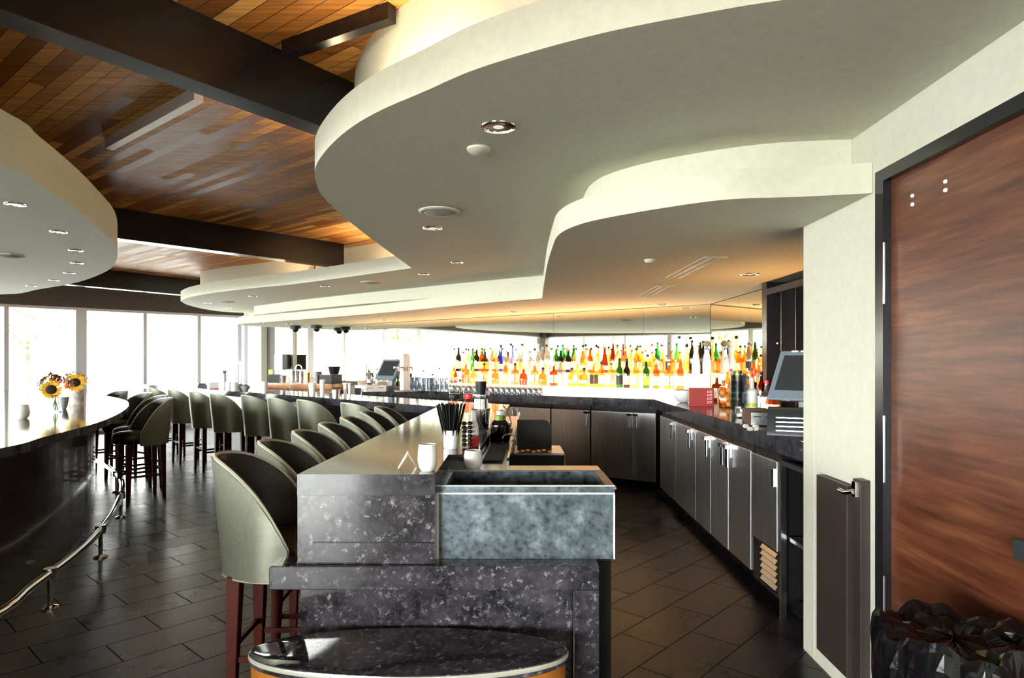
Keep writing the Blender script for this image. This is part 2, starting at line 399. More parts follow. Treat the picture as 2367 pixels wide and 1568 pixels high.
# door
d = struct('door_1', wp(dY0, dY1-0.055, 0.01, dZ-0.045, 0.02, 0.065, MB()), M['doorwood'])
fr = MB(); wp(dY1-0.055, dY1, 0, dZ, -0.012, 0.15, fr); wp(dY0-0.06, dY0, 0, dZ, -0.012, 0.15, fr); wp(dY0, dY1-0.055, dZ-0.045, dZ, -0.012, 0.15, fr)
f = fr.build('door_frame', M['frame'], d, (0, 0, 0)); f.parent = d
for zz0, zz1 in ((1.62, 1.85), (0.95, 1.20), (0.35, 0.6)):
    h = MB(); h.tube([(wx(dY1)-0.010, dY1-0.057, zz0), (wx(dY1)-0.010, dY1-0.057, zz1)], 0.005, 8); h.build('hinge', M['steel'], d)
pp = MB(); wp(1.70, 1.79, 0.86, 0.915, -0.004, 0.022, pp); pp.build('push_plate', M['screen'], d)
for uu, vv in ((2098, 463), (2177, 430)):
    Yd = 1.40 * F / (uu - CX); kb = MB()
    for q in (-10, 10):
        kb.sphere((wx(Yd)+0.018, Yd, VZ(vv+q, Yd)), 0.008, 8)
    kb.build('door_bolt', M['whitepl'], d)
# wall behind the mirrors and the other closing walls
struct('wall_back', MB().seg(ML - Vector((0.0,0)), MM + Vector((0.03, -0.02)), 0.02, 0.18, 0, 2.87), M['wallpaint'])
struct('wall_niche', MB().box(2.27, 2.42, 3.17, 7.45, 0, 2.87), M['brownwall'])
struct('wall_rear', MB().seg((-3.25, -9.69), (wx(-3.4)+0.1, -3.4), -0.2, 0.0, 0, 2.87), M['wallpaint'])
# window walls
def window_wall(a, b, stops, wide, n0, name, head=2.4):
    a2 = Vector((a[0], a[1])); b2 = Vector((b[0], b[1])); dr = (b2 - a2).normalized(); L = (b2 - a2).length
    wb = MB(); wb.seg(a2, b2, -0.22, 0.0, head + 0.05, 2.87); wb.seg(a2, b2, -0.22, 0.0, 0, 0.06)
    struct(name, wb, M['brownwall'])
    ss = stops
    for i in range(len(ss) - 1):
        q0, q1 = a2 + dr * ss[i], a2 + dr * ss[i+1]
        w0 = 0.09 if i in wide else 0.035; w1 = 0.09 if (i+1) in wide else 0.035
        m = MB()
        m.seg(q0, q0 + dr*w0, -0.12, 0.0, 0.06, head + 0.05); m.seg(q1 - dr*w1, q1, -0.12, 0.0, 0.06, head + 0.05)
        m.seg(q0 + dr*w0, q1 - dr*w1, -0.12, 0.0, head, head + 0.05); m.seg(q0 + dr*w0, q1 - dr*w1, -0.12, 0.0, 0.06, 0.12)
        fo = struct('window_%d' % (n0 + i), m, M['alu'])
        g = MB(); g.seg(q0 + dr*w0, q1 - dr*w1, -0.066, -0.060, 0.12, head)
        g.build('pane', M['glass'], fo)
    return
r2 = math.sqrt(2)
st = [0.06, 0.69*r2, 1.437*r2, 2.22*r2, 3.03*r2, 4.1*r2, 5.2*r2, 6.3*r2, 7.4*r2, 8.5*r2, 9.6*r2, 10.79*r2 - 0.1]
window_wall(WC, WK, st, (0, 3, 6, 9, 11), 1, 'wall_left')
st2 = [0.1 + i * 1.74 for i in range(12)]
window_wall(WK, WE, st2, (0, 3, 6, 9, 11), 12, 'wall_front')
struct('trim_1', MB().obox(WK, 0.2, 0.2, 0, 2.87, PI/4), M['brownwall'])
# far wall with cream piers, dark opening and glazed door
fa = Vector((-6.06, 14.7)); fb = Vector((-4.25, 12.5)); fd = (fb - fa)
def fu(u):
    r = (u - CX) / F; t = (fa.x - r*fa.y) / (r*fd.y - fd.x); return fa + fd * t
wf = MB(); wf.seg(fu(580), fu(604), 0.0, 0.25, 0, 2.4); wf.seg(fu(652), fu(677), 0.0, 0.25, 0, 2.4); wf.seg(fu(566), fb, 0.0, 0.2, 2.4, 2.87)
struct('wall_far', wf, M['wallpaint'])
wd = MB(); wd.seg(fu(604), fu(630), 0.12, 0.2, 0, 2.4); struct('trim_2', wd, M['brownwall'])
dw = MB(); dw.seg(fu(630), fu(642), 0.05, 0.12, 0, 2.3); dw.seg(fu(642), fu(652), 0.05, 0.12, 0, 1.2); dw.seg(fu(642), fu(652), 0.05, 0.12, 2.15, 2.4); dw.seg(fu(630), fu(642), 0.05, 0.12, 2.3, 2.4)
dd = struct('door_2', dw, M['alu']); g = MB(); g.seg(fu(642), fu(652), 0.08, 0.09, 1.2, 2.15); g.build('pane', M['glass'], dd)
wq = MB(); wq.seg(fu(566), fu(570), -0.05, 0.2, 0, 2.4); wq.seg(fu(573), fu(576), 0.0, 0.2, 0, 2.4); struct('trim_3', wq, M['alu'])

# ---------------------------------------------------------------- soffits
def A_(u, v): p = P(u, v, 2.325); return (p.x, p.y)
A_front = smooth_line([(wx(1.6)-0.002, 1.55), (1.0, 1.60)] + [A_(*q) for q in ((1812,0),(1601,35),(1404,74),(1228,120),(1087,165),(982,211),(876,257),(806,299),(756,345),(729.6,387),(732,426),(756,465),(841,539),(952,620))], 6)
A_left = smooth_line([A_(*q) for q in ((952,620),(696,655),(560,669),(489,678),(440,687),(419,695),(421,698.5),(436,706),(474,715),(518,721),(577,724))] + [(-4.4, 12.42)], 6)
A_out = A_front[:-1] + A_left + [(2.24, 7.33), (2.26, 3.2), (wx(3.17)-0.002, 3.15)]
struct('trim_ceiling_soffit_upper', MB().prism(A_out, 2.325, 2.47, True), M['paint'], 'wide curving cream ceiling soffit over the bar')
dr_front = smooth_line([(wx(1.75)-0.002, 1.72), (0.6, 1.9), (0.05, 2.2), (-0.41, 2.63), (-0.60, 2.87), (-0.73, 3.11), (-0.83, 3.43), (-0.86, 3.9), (-0.86, 4.6), (-1.0, 6.2), (-1.35, 7.45), (-1.63, 7.93), (-2.5, 8.62), (-3.44, 9.4), (-4.6, 10.15), (-5.0, 10.45), (-5.13, 10.8), (-5.05, 11.4), (-4.8, 12.0)], 5)
struct('trim_soffit_drum_upper', MB().prism(dr_front + [(-4.4, 12.4), (2.24, 7.32), (2.26, 3.2), (wx(3.17)-0.002, 3.14)], 2.47, 2.87, True), M['paint'], 'set-back cream drum wall above the upper soffit')
def B_(u, v): p = P(u, v, 2.06); return (p.x, p.y)
B_front = smooth_line([(wx(2.53)-0.002, 2.53)] + [B_(*q) for q in ((1850,455),(1686,461),(1545,479),(1404,503.5),(1334,521),(1291.5,543),(1277,572),(1263,622),(1253,690))], 6)
B_left = smooth_line([B_(*q) for q in ((1253,690),(1100,702.5),(900,722),(725,736.5),(600,746),(560,748.5),(551,750),(553,751.5),(577,753.5),(622,756))] + [(-4.2, 12.38)], 6)
struct('trim_ceiling_soffit_lower', MB().prism(B_front[:-1] + B_left + [(2.24, 7.33), (2.26, 3.2), (wx(3.17)-0.002, 3.15)], 2.06, 2.18, True), M['paint'], 'lower curving cream ceiling soffit')
b2 = smooth_line([(wx(2.7)-0.002, 2.69), (1.05, 2.75), (0.708, 2.94), (0.518, 3.125), (0.425, 3.31), (0.40, 3.585), (0.42, 4.4), (0.44, 6.0), (0.45, 6.82)], 5)
b3 = smooth_line([(0.45, 6.82), (-0.414, 7.44), (-2.4, 9.0), (-4.0, 10.45), (-4.3, 10.85), (-4.3, 11.4), (-4.15, 12.0)], 5)
struct('trim_soffit_drum_lower', MB().prism(b2[:-1] + b3 + [(-4.0, 12.2), (2.24, 7.32), (2.26, 3.2), (wx(3.17)-0.002, 3.14)], 2.18, 2.325, True), M['paint'], 'set-back cream drum between the two soffits')
L_ = lambda u, v: A_(u, v)
L_edge = [(-3.3, -1.5), (-2.6, 0.2), (-2.35, 1.6)] + [L_(*q) for q in ((0,378),(90,428),(178,487),(232,531),(262,560),(271,583),(268,604),(245,628),(178,653),(90,669),(0,681))] + [(-8.6, 8.6), (-10.0, 7.0), (-10.6, 4.5), (-9.5, 1.0), (-7.0, -1.5), (-5, -2.5)]
Lo = smooth_line(L_edge, 5, True)
struct('trim_ceiling_soffit_island', MB().prism(Lo, 2.325, 2.58, True), M['paint'], 'rounded cream soffit over the island counter')
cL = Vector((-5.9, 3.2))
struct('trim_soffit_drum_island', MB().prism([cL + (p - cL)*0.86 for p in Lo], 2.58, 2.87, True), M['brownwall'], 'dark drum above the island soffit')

# ---------------------------------------------------------------- beams
def beam(n, a, b, w, z0, ext0=0.0, ext1=0.0):
    a = Vector(a); b = Vector(b); dd = (b - a).normalized(); a = a - dd*ext0; b = b + dd*ext1
    o = struct('beam_%d' % n, MB().seg(a, b, 0, w, z0, 2.87), M['beam']); return o
def Z_(u, v, z): p = P(u, v, z); return (p.x, p.y)
beam(1, Z_(0, 20, 2.58), Z_(737, 290, 2.58), 0.13, 2.58, 6.0, 0.5)
beam(2, Z_(272, 551, 2.58), Z_(795, 618, 2.58), 0.16, 2.58, 6.0, 0.0)
beam(3, Z_(160, 658, 2.58), Z_(445, 684, 2.58), 0.16, 2.58, 6.0, 0.6)
pu = MB(); pu.seg(Z_(661, 134, 2.80), Z_(906, 49, 2.80), -0.025, 0.025, 2.80, 2.87); struct('beam_4', pu, M['beam'])
pu = MB(); pu.seg(Z_(262, 348, 2.80), Z_(470, 237, 2.80), -0.05, 0.0, 2.80, 2.87); struct('beam_5', pu, M['whitepl'])  # white material puts the window's reflection on this strip into its colour

# ---------------------------------------------------------------- mirrors
def mirror_panel(a, b, label):
    o = MB().seg(a, b, 0.0, 0.012, 1.0, 2.055).build('mirror_panel', M['mirror']); tag(o, label, 'mirror', 'wall mirrors behind the bar'); return o
us = [677, 851, 1048, 1279, 1487, 1642]
lab = ['leftmost tall wall mirror beside the cream pier', 'wall mirror behind the point-of-sale terminal', 'wall mirror behind the stemmed glasses',
       'wall mirror behind the middle of the bottle rows', 'wall mirror behind the right end of the bottle rows']
for i in range(5):
    p0, p1 = mir(mir_u(us[i], 0.0), 0), mir(mir_u(us[i+1], 0.0), 0)
    mirror_panel(p0 + (p1-p0).normalized()*0.003, p1, lab[i])
def sY(u, x): return x * F / (u - CX)
mirror_panel((2.245, sY(1643.5, 2.245)), (2.245, sY(1709, 2.245)+0.003), 'narrow side wall mirror nearest the corner')
mirror_panel((2.245, sY(1709, 2.245)), (2.245, sY(1803, 2.245)), 'side wall mirror next to the dark wine rack')
# ================================================================ END SETTING
#@@OBJECTS@@
# ================================================================ BARS
def bx(Y): return -0.767 + 0.0277 * (Y - 2.316)      # stool-side face of the near wing
def rx(Y): return -0.16 + 0.040 * (Y - 2.72)         # service-side edge
FD = (Vector((-6.9, 12.0)) - Vector((-0.68, 5.88))).normalized(); FN = Vector((FD.y, -FD.x))   # FN points to the service side
C1 = Vector((bx(5.88), 5.88)); CE = C1 + FD * 8.7
FN = Vector((-FD.y, FD.x)); FN = FN if FN.x > 0 else -FN
def on_far(t, o): return C1 + FD * t + FN * o
Wd = 0.58
bar = thing('bar_counter', 'long dark granite bar with angled wing and raised top', 'bar counter', (-0.5, 2.4, 0))
inner = Vector((rx(6.13), 6.13))
top = [(bx(2.316), 2.316), (-0.275, 2.316), (-0.275, 2.815), (rx(2.82), 2.82), tuple(inner), tuple(on_far(8.7, Wd)), tuple(CE), tuple(C1)]
MB().prism(top, 0.925, 1.0).build('countertop', M['granite'], bar)
bd = MB(); k = 0.30
bd.prism([(bx(2.40)+k, 2.40), (-0.30, 2.40), (-0.30, 2.83), (rx(2.83)-0.02, 2.83), (inner.x-0.02, inner.y-0.01), tuple(on_far(8.65, Wd-0.03)), tuple(on_far(8.65, k-0.05)), tuple(on_far(0.13, k-0.05))], 0.0, 0.925)
bd.build('bar_body', M['darkpanel'], bar)
ep = MB(); ep.box(bx(2.316)+0.001, -0.275, 2.3165, 2.40, 0.681, 0.9245); ep.build('end_panel', M['granite_end'], bar)
MB().box(bx(2.316)+0.06, -0.2751, 2.312, 2.3166, 0.755, 0.7585).build('reflected_edge', M['frame'], bar)  # thin dark strip drawn in place of a reflected edge on the granite
sl = MB(); sl.prism([(-0.859, 2.291), (0.308, 2.291), (0.308, 2.86), (-0.27, 2.86), (-0.27, 2.41), (-0.857, 2.41)], 0.596, 0.679)
sl.build('lower_slab', M['granite_end'], bar, bevel=0.003)
MB().box(0.222, 0.308, 2.292, 2.86, 0.0, 0.595).build('slab_leg', M['granite_end'], bar, bevel=0.002)
MB().box(bx(2.316)+0.006, 0.218, 2.335, 2.40, 0.0, 0.595).build('slab_back_panel', M['granite_end'], bar)
MB().box(0.2175, 0.2215, 2.300, 2.306, 0.0, 0.59).build('edge_highlight', M['chrome'], bar)  # bright strip stands in for the highlight along the leg's edge
# darker service-side flooring
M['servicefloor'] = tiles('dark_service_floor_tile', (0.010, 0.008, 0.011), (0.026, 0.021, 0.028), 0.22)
struct('floor_service', MB().prism([(0.375, 0.8), (wx(0.8)-0.01, 0.8), (wx(3.1)-0.01, 3.17), (1.55, 3.2), (1.60, 7.1), (-2.3, 10.3), tuple(on_far(6.0, Wd+0.6)), tuple(on_far(6.0, Wd+0.01)), (inner.x, inner.y+0.1), (0.0, 3.3), (0.375, 3.3)], 0.0005, 0.004), M['servicefloor'])
# service ledge and stations behind the bar
led = thing('service_ledge', 'stainless speed rail ledge running behind the near bar', 'service ledge', (0.1, 3.0, 0))
lg = MB(); lg.prism([(-0.274, 2.812), (-0.274, 2.70), (0.37, 2.70), (0.37, 2.812), (rx(2.8)+0.14, 2.815), (rx(5.4)+0.12, 5.4), (rx(5.4)+0.004, 5.4), (rx(2.82)+0.004, 2.815)], 0.94, 0.952)
lg.build('ledge_top', M['steel'], led)
MB().prism([(rx(2.9)+0.13, 2.82), (rx(2.9)+0.14, 2.82), (rx(5.4)+0.12, 5.4), (rx(5.4)+0.11, 5.4)], 0.952, 0.985).build('rail_lip', M['chrome'], led)
MB().prism([(rx(2.9)+0.02, 2.90), (rx(2.9)+0.11, 2.90), (rx(4.3)+0.10, 4.3), (rx(4.3)+0.02, 4.3)], 0.952, 0.962).build('bar_mat', M['rubber'], led)
lb = MB(); lb.box(-0.14, 0.37, 2.87, 3.2, 0.0, 0.60); lb.prism([(rx(3.2)+0.01, 3.2), (-0.066, 3.2), (-0.04, 5.3), (rx(5.3)+0.01, 5.3)], 0.0, 0.66)
lb.build('undercounter_cabinet', M['black'], led)
MB().box(0.312, 0.37, 2.42, 2.87, 0.0, 0.66).build('end_upright', M['black'], led)
ub = thing('underbar_sink', 'bright stainless underbar sink run behind the far wing', 'sink', (*on_far(2.2, 0.8), 0))
def fw(t0, t1, o0, o1, z0, z1): return MB().prism([on_far(t0, o0), on_far(t1, o0), on_far(t1, o1), on_far(t0, o1)], z0, z1)
fw(0.25, 5.6, Wd+0.003, Wd+0.50, 0.86, 0.885).build('sink_top', M['brightsteel'], ub)
fw(0.45, 5.6, Wd+0.44, Wd+0.495, 0.34, 0.859).build('sink_front', M['brightsteel'], ub)
for tt in (1.6, 2.6, 3.6): fw(tt, tt+0.5, Wd+0.10, Wd+0.42, 0.886, 0.892).build('sink_bowl', M['steel'], ub)
for tt in (1.0, 5.5): fw(tt, tt+0.04, Wd+0.44, Wd+0.48, 0.0, 0.339).build('leg', M['steel'], ub)
for tt in (2.3, 4.2):
    p = on_far(tt, Wd+0.08); MB().tube([(p.x, p.y, 0.885), (p.x, p.y, 1.06), (p.x+0.06, p.y+0.05, 1.07)], 0.009, 7).build('faucet', M['chrome'], ub)
# metal bin
bn = thing('metal_bin', 'galvanised rectangular metal bin on the lower granite slab', 'bin', (0.05, 2.53, 0.679))
x0, x1, y0, y1, z0, z1 = -0.272, 0.373, 2.377, 2.692, 0.680, 0.949
m = MB(); t_ = 0.034
m.box(x0, x1, y0, y0+0.012, z0, z1-0.028); m.box(x0, x1, y1-0.012, y1, z0, z1-0.028); m.box(x0, x0+0.012, y0+0.012, y1-0.012, z0, z1-0.028); m.box(x1-0.012, x1, y0+0.012, y1-0.012, z0, z1-0.028); m.box(x0+0.012, x1-0.012, y0+0.012, y1-0.012, z0, z0+0.01)
m.build('bin_body', M['galv'], bn)
m = MB(); a = 0.003
m.box(x0-a, x1+a, y0-a, y0+0.014, z1-0.028, z1); m.box(x0-a, x1+a, y1-0.014, y1+a, z1-0.028, z1); m.box(x0-a, x0+0.030, y0+0.014, y1-0.014, z1-0.028, z1); m.box(x1-0.030, x1+a, y0+0.014, y1-0.014, z1-0.028, z1)
m.build('rim', M['galv'], bn)
m = MB(); m.box(x0-a, x1+a, y0-a-0.001, y0-a+0.002, z1-0.032, z1-0.026); m.box(x0-a-0.001, x0+0.004, y0-a-0.001, y0+0.001, z0, z1-0.033); m.box(x1-0.002, x1+a+0.001, y0-a-0.001, y0+0.001, z0, z1-0.033); m.box(x0-a, x1+a, y0-a-0.0012, y0-a+0.001, z1-0.003, z1+0.001); m.build('edge_trim', M['brightsteel'], bn)
MB().tube([(x1+0.002, y0+0.05, z1-0.02), (x1+0.016, y0+0.05, z1-0.02)], 0.007).build('latch', M['chrome'], bn)
# oval table/bench in the foreground
ov = thing('oval_side_table', 'low oval granite-topped side table at the bar end', 'table', (-0.3375, 2.125, 0))
oc = (-0.3375, 2.125, 0); N = 64
pr = [(0.512, 0.425), (0.519, 0.428), (0.52, 0.455), (0.516, 0.458)]
MB().lathe(pr, oc, N, 1, 0.345).build('table_top', M['granite_end'], ov)
MB().lathe([(0.47, 0.0), (0.514, 0.35), (0.514, 0.4245)], oc, N, 1, 0.343).build('table_base', M['copperwood'], ov)
MB().lathe([(0.5205, 0.440), (0.5222, 0.443), (0.5222, 0.452), (0.5205, 0.455)], oc, N, 1, 0.346).build('edge_band', M['piping'], ov)

# ---------------------------------------------------------------- bar stools
def make_stool():
    t = thing('bar_stool', '', 'bar stool', (0, 0, 0), 0, None, absolute=False)
    TM = math.radians(106); n = 30; rows = 7
    def topz(th): return 0.685 + 0.338 * (1 - min(1.0, abs(th)/TM)**2.9)
    def ring(th, f, off):      # f 0 bottom .. 1 top
        zt = topz(th); z = 0.565 + (zt - 0.565) * f
        fl = 0.045 * f * max(0.0, math.cos(th))
        rx_ = 0.190 + off + 0.012*f; ry_ = 0.235 + off + fl
        return (rx_*math.sin(th), -ry_*math.cos(th) + 0.0, z)
    def shell(off0, off1, zpad=0.0):
        vs, fs = [], []
        for i in range(n+1):
            th = -TM + 2*TM*i/n
            for j in range(rows+1): vs.append(ring(th, j/rows, off0))
        for i in range(n):
            for j in range(rows):
                a = i*(rows+1)+j; fs.append((a, a+1, a+rows+2, a+rows+1))
        return vs, fs
    # outer skin and inner skin are closed slabs, each 12 mm thick
    def slab(o0, o1):
        mb = MB(); v0, f0 = shell(o0, 0); v1, f1 = shell(o1, 0); K = len(v0)
        fs = f0 + [[i+K for i in f[::-1]] for f in f1]
        R = rows + 1
        for i in range(n):
            fs.append((i*R, (i+1)*R, (i+1)*R+K, i*R+K)); fs.append((i*R+rows, i*R+rows+K, (i+1)*R+rows+K, (i+1)*R+rows))
        for j in range(rows):
            fs.append((j, j+K, j+1+K, j+1)); q = n*R+j; fs.append((q, q+1, q+1+K, q+K))
        return mb.add(v0+v1, fs, True)
    o = slab(0.0, 0.014).build('backrest', M['leather_out'], t)
    i_ = slab(-0.024, -0.0005).build('inner_padding', M['leather_in'], t)
    pts = [ring(-TM + 2*TM*i/n, 1.0, 0.002) for i in range(n+1)]
    pts = [(p[0], p[1], p[2]+0.004) for p in pts]
    g = MB(); g.tube([ring(-TM, q/4, 0.002) for q in range(4)] + pts + [ring(TM, 1-q/4, 0.002) for q in range(1, 5)], 0.0075, 6)
    g.tube([(p[0]*1.02, p[1]*1.02, 0.566) for p in [ring(-TM + 2*TM*i/n, 0, 0.006) for i in range(n+1)]], 0.005, 5)
    g.build('piping', M['piping'], t)
    s = MB(); q = [(0.0, 0.575), (0.16, 0.575), (0.185, 0.585), (0.196, 0.62), (0.196, 0.66), (0.185, 0.685), (0.15, 0.70), (0.08, 0.708), (0.0, 0.71)]
    s.lathe(q, (0, 0.034, 0), 28, 0.86, 1.19); s.build('seat', M['leather_in'], t)
    for sx in (-1, 1):
        for sy in (-1, 1):
            a = Vector((sx*0.132, sy*0.155, 0.575)); b = Vector((sx*0.142, sy*0.168, 0.0))
            l = MB()
            vs = []
            for p, w in ((a, 0.026), (b, 0.014)):
                vs += [(p.x-w, p.y-w, p.z), (p.x+w, p.y-w, p.z), (p.x+w, p.y+w, p.z), (p.x-w, p.y+w, p.z)]
            l.add(vs, [(0,1,2,3), (7,6,5,4), (0,4,5,1), (1,5,6,2), (2,6,7,3), (3,7,4,0)]); l.build('leg', M['legs'], t, bevel=0.002, bseg=1)
    zf = 0.24; xx, yy = 0.138, 0.162
    for (ax, ay, bx_, by) in ((-xx, yy, xx, yy), (-xx, -yy, xx, -yy), (-xx, -yy, -xx, yy), (xx, -yy, xx, yy)):
        MB().obox(((ax+bx_)/2, (ay+by)/2), abs(ax-bx_)/2 + 0.006, abs(ay-by)/2 + 0.006 if ax == bx_ else 0.008, zf + (0.05 if ay == by else 0.0), zf + 0.022 + (0.05 if ay == by else 0.0), 0).build('footrest', M['legs'], t)
    return t
proto = make_stool(); first = True
def stool(x, y, face, label, group):
    "face: direction (dx, dy) the sitter looks"
    global first
    rz = math.atan2(face[1], face[0]) - PI/2
    if first: proto.location = (x, y, 0); proto.rotation_euler = (0, 0, rz); proto['label'] = label; proto['group'] = group; first = False; return proto
    return dup(proto, (x, y, 0), rz, label, group)
near = [(2.65, 0), (3.08, 0), (3.52, 0), (3.97, 0), (4.43, 0), (4.93, 0), (5.42, 0)]
wn = ['nearest the camera, beside the granite end panel', 'second from the granite end panel', 'third from the granite end panel', 'fourth from the granite end panel',
      'fifth from the granite end panel', 'sixth from the granite end panel', 'innermost, at the inside corner of the bar']
for i, (Y, _) in enumerate(near):
    x = -1.165 + 0.245 + 0.0277*(Y - 2.6)*0.8
    stool(x, Y, (1, 0.02 + 0.03*math.sin(i*2)), 'curved-back leather stool at the near bar, ' + wn[i], 'bar stools along the near wing')
far = [(345,895,9.55), (390,900,9.0), (441,904,8.35), (489,908,7.85), (562,910,7.45), (622,918,6.95), (690,923,6.55), (791,928,6.05)]
wl = ['leftmost, at the bar end by the windows', 'second from the window end', 'third from the window end', 'fourth from the window end', 'in the middle, fifth from the window end',
      'third from the inside corner', 'second from the inside corner', 'nearest the inside corner, partly hidden']
for i, (u, v, Y) in enumerate(far):
    p = PY(u, Y); c = Vector((p.x, p.y)) + Vector((0.235, 0.10))
    # rest on the line 0.30 outside the counter edge where the view ray allows
    stool(c.x, c.y, FN, 'curved-back leather stool at the far wing, ' + wl[i], 'bar stools along the far wing')
isl = [(-3.80, 6.66, 'nearest the camera, seat in view', -0.15), (-4.10, 7.15, 'second from the island tip', 0.0), (-4.62, 7.78, 'third from the island tip', 0.1), (-5.30, 8.42, 'farthest from the island tip', 0.2)]
for x, y, l, dv in isl:
    stool(x, y, (-0.62, -0.80 - dv), 'dark leather stool at the island counter, ' + l, 'bar stools at the island counter')

# ---------------------------------------------------------------- island counter with foot rail
I_ = lambda u, v: tuple(P(u, v, 1.0))[:2]
edge = smooth_line([(-2.6, -0.8), (-2.35, 0.6), (-2.3, 1.8)] + [I_(*q) for q in ((0,1037),(100,1011),(200,985),(255,966),(288,948),(298,935),(288,925),(250,916),(200,909))] + [(-6.6, 9.3), (-8.0, 9.8)], 5)
isd = thing('island_counter', 'curved island counter with white reflective polished top', 'island counter', (-4.0, 3.0, 0))
cI = Vector((-6.5, 2.8))
MB().prism(edge + [(-9.6, 8.6), (-10.0, 5.0), (-8.5, 0.0), (-5, -2)], 0.952, 1.0, True).build('counter_top', M['granite'], isd)
ins = [cI + (p - cI) * (1 - 0.30 / (p - cI).length) for p in edge]
MB().prism(ins + [(-9.2, 8.2), (-9.6, 5.0), (-8.1, 0.2), (-5, -1.6)], 0.0, 0.9515, True).build('front_panel', M['darkpanel'], isd)
rail = [cI + (p - cI) * (1 - 0.06 / (p - cI).length) for p in edge[10:60]]
MB().tube([(p.x, p.y, 0.20) for p in rail], 0.026, 12).build('foot_rail', M['chrome'], isd)
for i in range(4, len(rail), 8):
    p = rail[i]; q = cI + (p - cI) * (1 - 0.25 / (p - cI).length)
    b = MB(); b.tube([(p.x, p.y, 0.19), (p.x, p.y, 0.01)], 0.014, 8); b.lathe([(0.0, 0.0), (0.045, 0.0), (0.045, 0.008), (0.02, 0.018), (0.0, 0.018)], (p.x, p.y, 0), 14)
    b.lathe([(0.033, -0.03), (0.036, 0.0), (0.033, 0.03)], (p.x, p.y, 0.2), 12)
    b.build('rail_bracket', M['chrome'], isd)

# ---------------------------------------------------------------- back counter and its steel cabinets
bcp = [(-2.458, 10.17), (-1.08, 8.95), (-0.10, 8.10), (0.877, 7.46), (1.535, 7.0), (1.500, 6.2), (1.462, 3.19)]
bk = thing('back_counter', 'L-shaped back counter with thick dark granite edge', 'counter', (0.5, 7.8, 0))
MB().prism(bcp + [(2.235, 3.19), (2.235, 7.35), tuple(mir(mir_u(823, 0.0), 0.02))], 0.90, 1.0).build('granite_top', M['granite'], bk)
MB().prism([(p[0] + (0.12 if i > 3 else 0.05), p[1] + (0.12 if i < 5 else 0.0)) for i, p in enumerate(bcp)] + [(2.2, 3.19), (2.2, 7.2), tuple(mir(mir_u(830, 0.0), 0.1))], 0.0, 0.08).build('toe_kick', M['black'], bk)
ptb = [Vector(p) for p in bcp]
def cab(name, a, b, seams, handles, label, z0=0.085, z1=0.845, depth=0.5, sideward=-1, hm='chrome'):
    "cabinet against the counter: a->b along the face, seams as fractions"
    a = Vector(a); b = Vector(b); d = (b - a); L = d.length; dn = d.normalized(); n = Vector((-dn.y, dn.x)) * sideward
    mid = (a+b)/2
    t = thing(name, label, 'cabinet', (mid.x, mid.y, 0), 0, 'steel doored cabinets under the back counter')
    def pr(t0, t1, o0, o1, zz0, zz1): return MB().prism([a+dn*t0+n*o0, a+dn*t1+n*o0, a+dn*t1+n*o1, a+dn*t0+n*o1], zz0, zz1)
    pr(0.002, L-0.002, 0.045, depth, z0, 0.895).build('carcass', M['black'], t)
    ss = [0] + [s*L for s in seams] + [L]; doors = []
    for i in range(len(ss)-1):
        doors.append(pr(ss[i]+0.004, ss[i+1]-0.004, 0.022, 0.044, z0+0.01, z1).build('door', M['doorsteel'], t, bevel=0.003))
    for hf, di in handles:
        p = a + dn*(hf*L) + n*0.0
        g = MB(); g.tube([(p.x, p.y, z1-0.035), (p.x, p.y, z1-0.05), (p.x, p.y, z1-0.15), (p.x, p.y, z1-0.165)], 0.017, 10)
        g.obox((p.x, p.y), 0.028, 0.024, z1-0.036, z1-0.012, math.atan2(dn.y, dn.x))
        g.obox((p.x + n.x*0.015, p.y + n.y*0.015), 0.008, 0.012, z1-0.10, z1-0.04, math.atan2(dn.y, dn.x))
        h = g.build('handle', M[hm], t); h.parent = doors[di]; h.location = (0, 0, 0)
    return t
def online(u):
    r = (u - CX)/F
    for i in range(4):
        a, b = ptb[i], ptb[i+1]; d = b - a; k = (a.x - r*a.y)/(r*d.y - d.x)
        if -0.02 <= k <= 1.0: return a + d*k
    return ptb[4]
def cabu(u0, u1, su, hu, label):
    a = online(u0); b = online(u1); n_ = Vector((0.62, 0.78)) * 0.02
    d = (b - a).normalized(); nn = Vector((-d.y, d.x)) * 0.02
    def fr(u):
        r = (u-CX)/F; k = (a.x - r*a.y)/(r*(b-a).y - (b-a).x); return k
    return cab('steel_cabinet', a + nn, b + nn, [fr(u) for u in su], [(fr(u), di) for u, di in hu], label, sideward=1)
cabu(830, 985, [900], [(893, 0), (907, 1)], 'steel back-bar cabinet below the terminal, left end')
cabu(987, 1100, [], [(1090, 0)], 'steel back-bar cabinet hidden behind the bar tools')
cabu(1102, 1268, [1187.5], [(1182, 0), (1194, 1)], 'steel cabinet with paired handles behind the ice station')
cabu(1270, 1360, [], [(1354, 0)], 'narrow single-door steel cabinet with one hanging handle')
cabu(1362, 1549, [1461], [(1454, 0), (1469, 1)], 'wide steel cabinet with two bright bullet handles near the corner')
def rc(u): x = 1.475; return x * F / (u - CX)
cab('steel_cabinet', (1.528, 6.80), (1.492, rc(1596)), [0.5], [(0.46, 0), (0.92, 1)], 'first steel cabinet of the right run, by the inside corner', sideward=1)
cab('steel_cabinet', (1.492, rc(1597)), (1.480, rc(1674)), [0.5], [(0.46, 0), (0.93, 1)], 'middle steel cabinet of the right run with streaked doors', sideward=1)
cab('steel_cabinet', (1.480, rc(1675)), (1.476, rc(1727)), [], [(0.10, 0)], 'steel cabinet left of the louvred cooler', sideward=1)
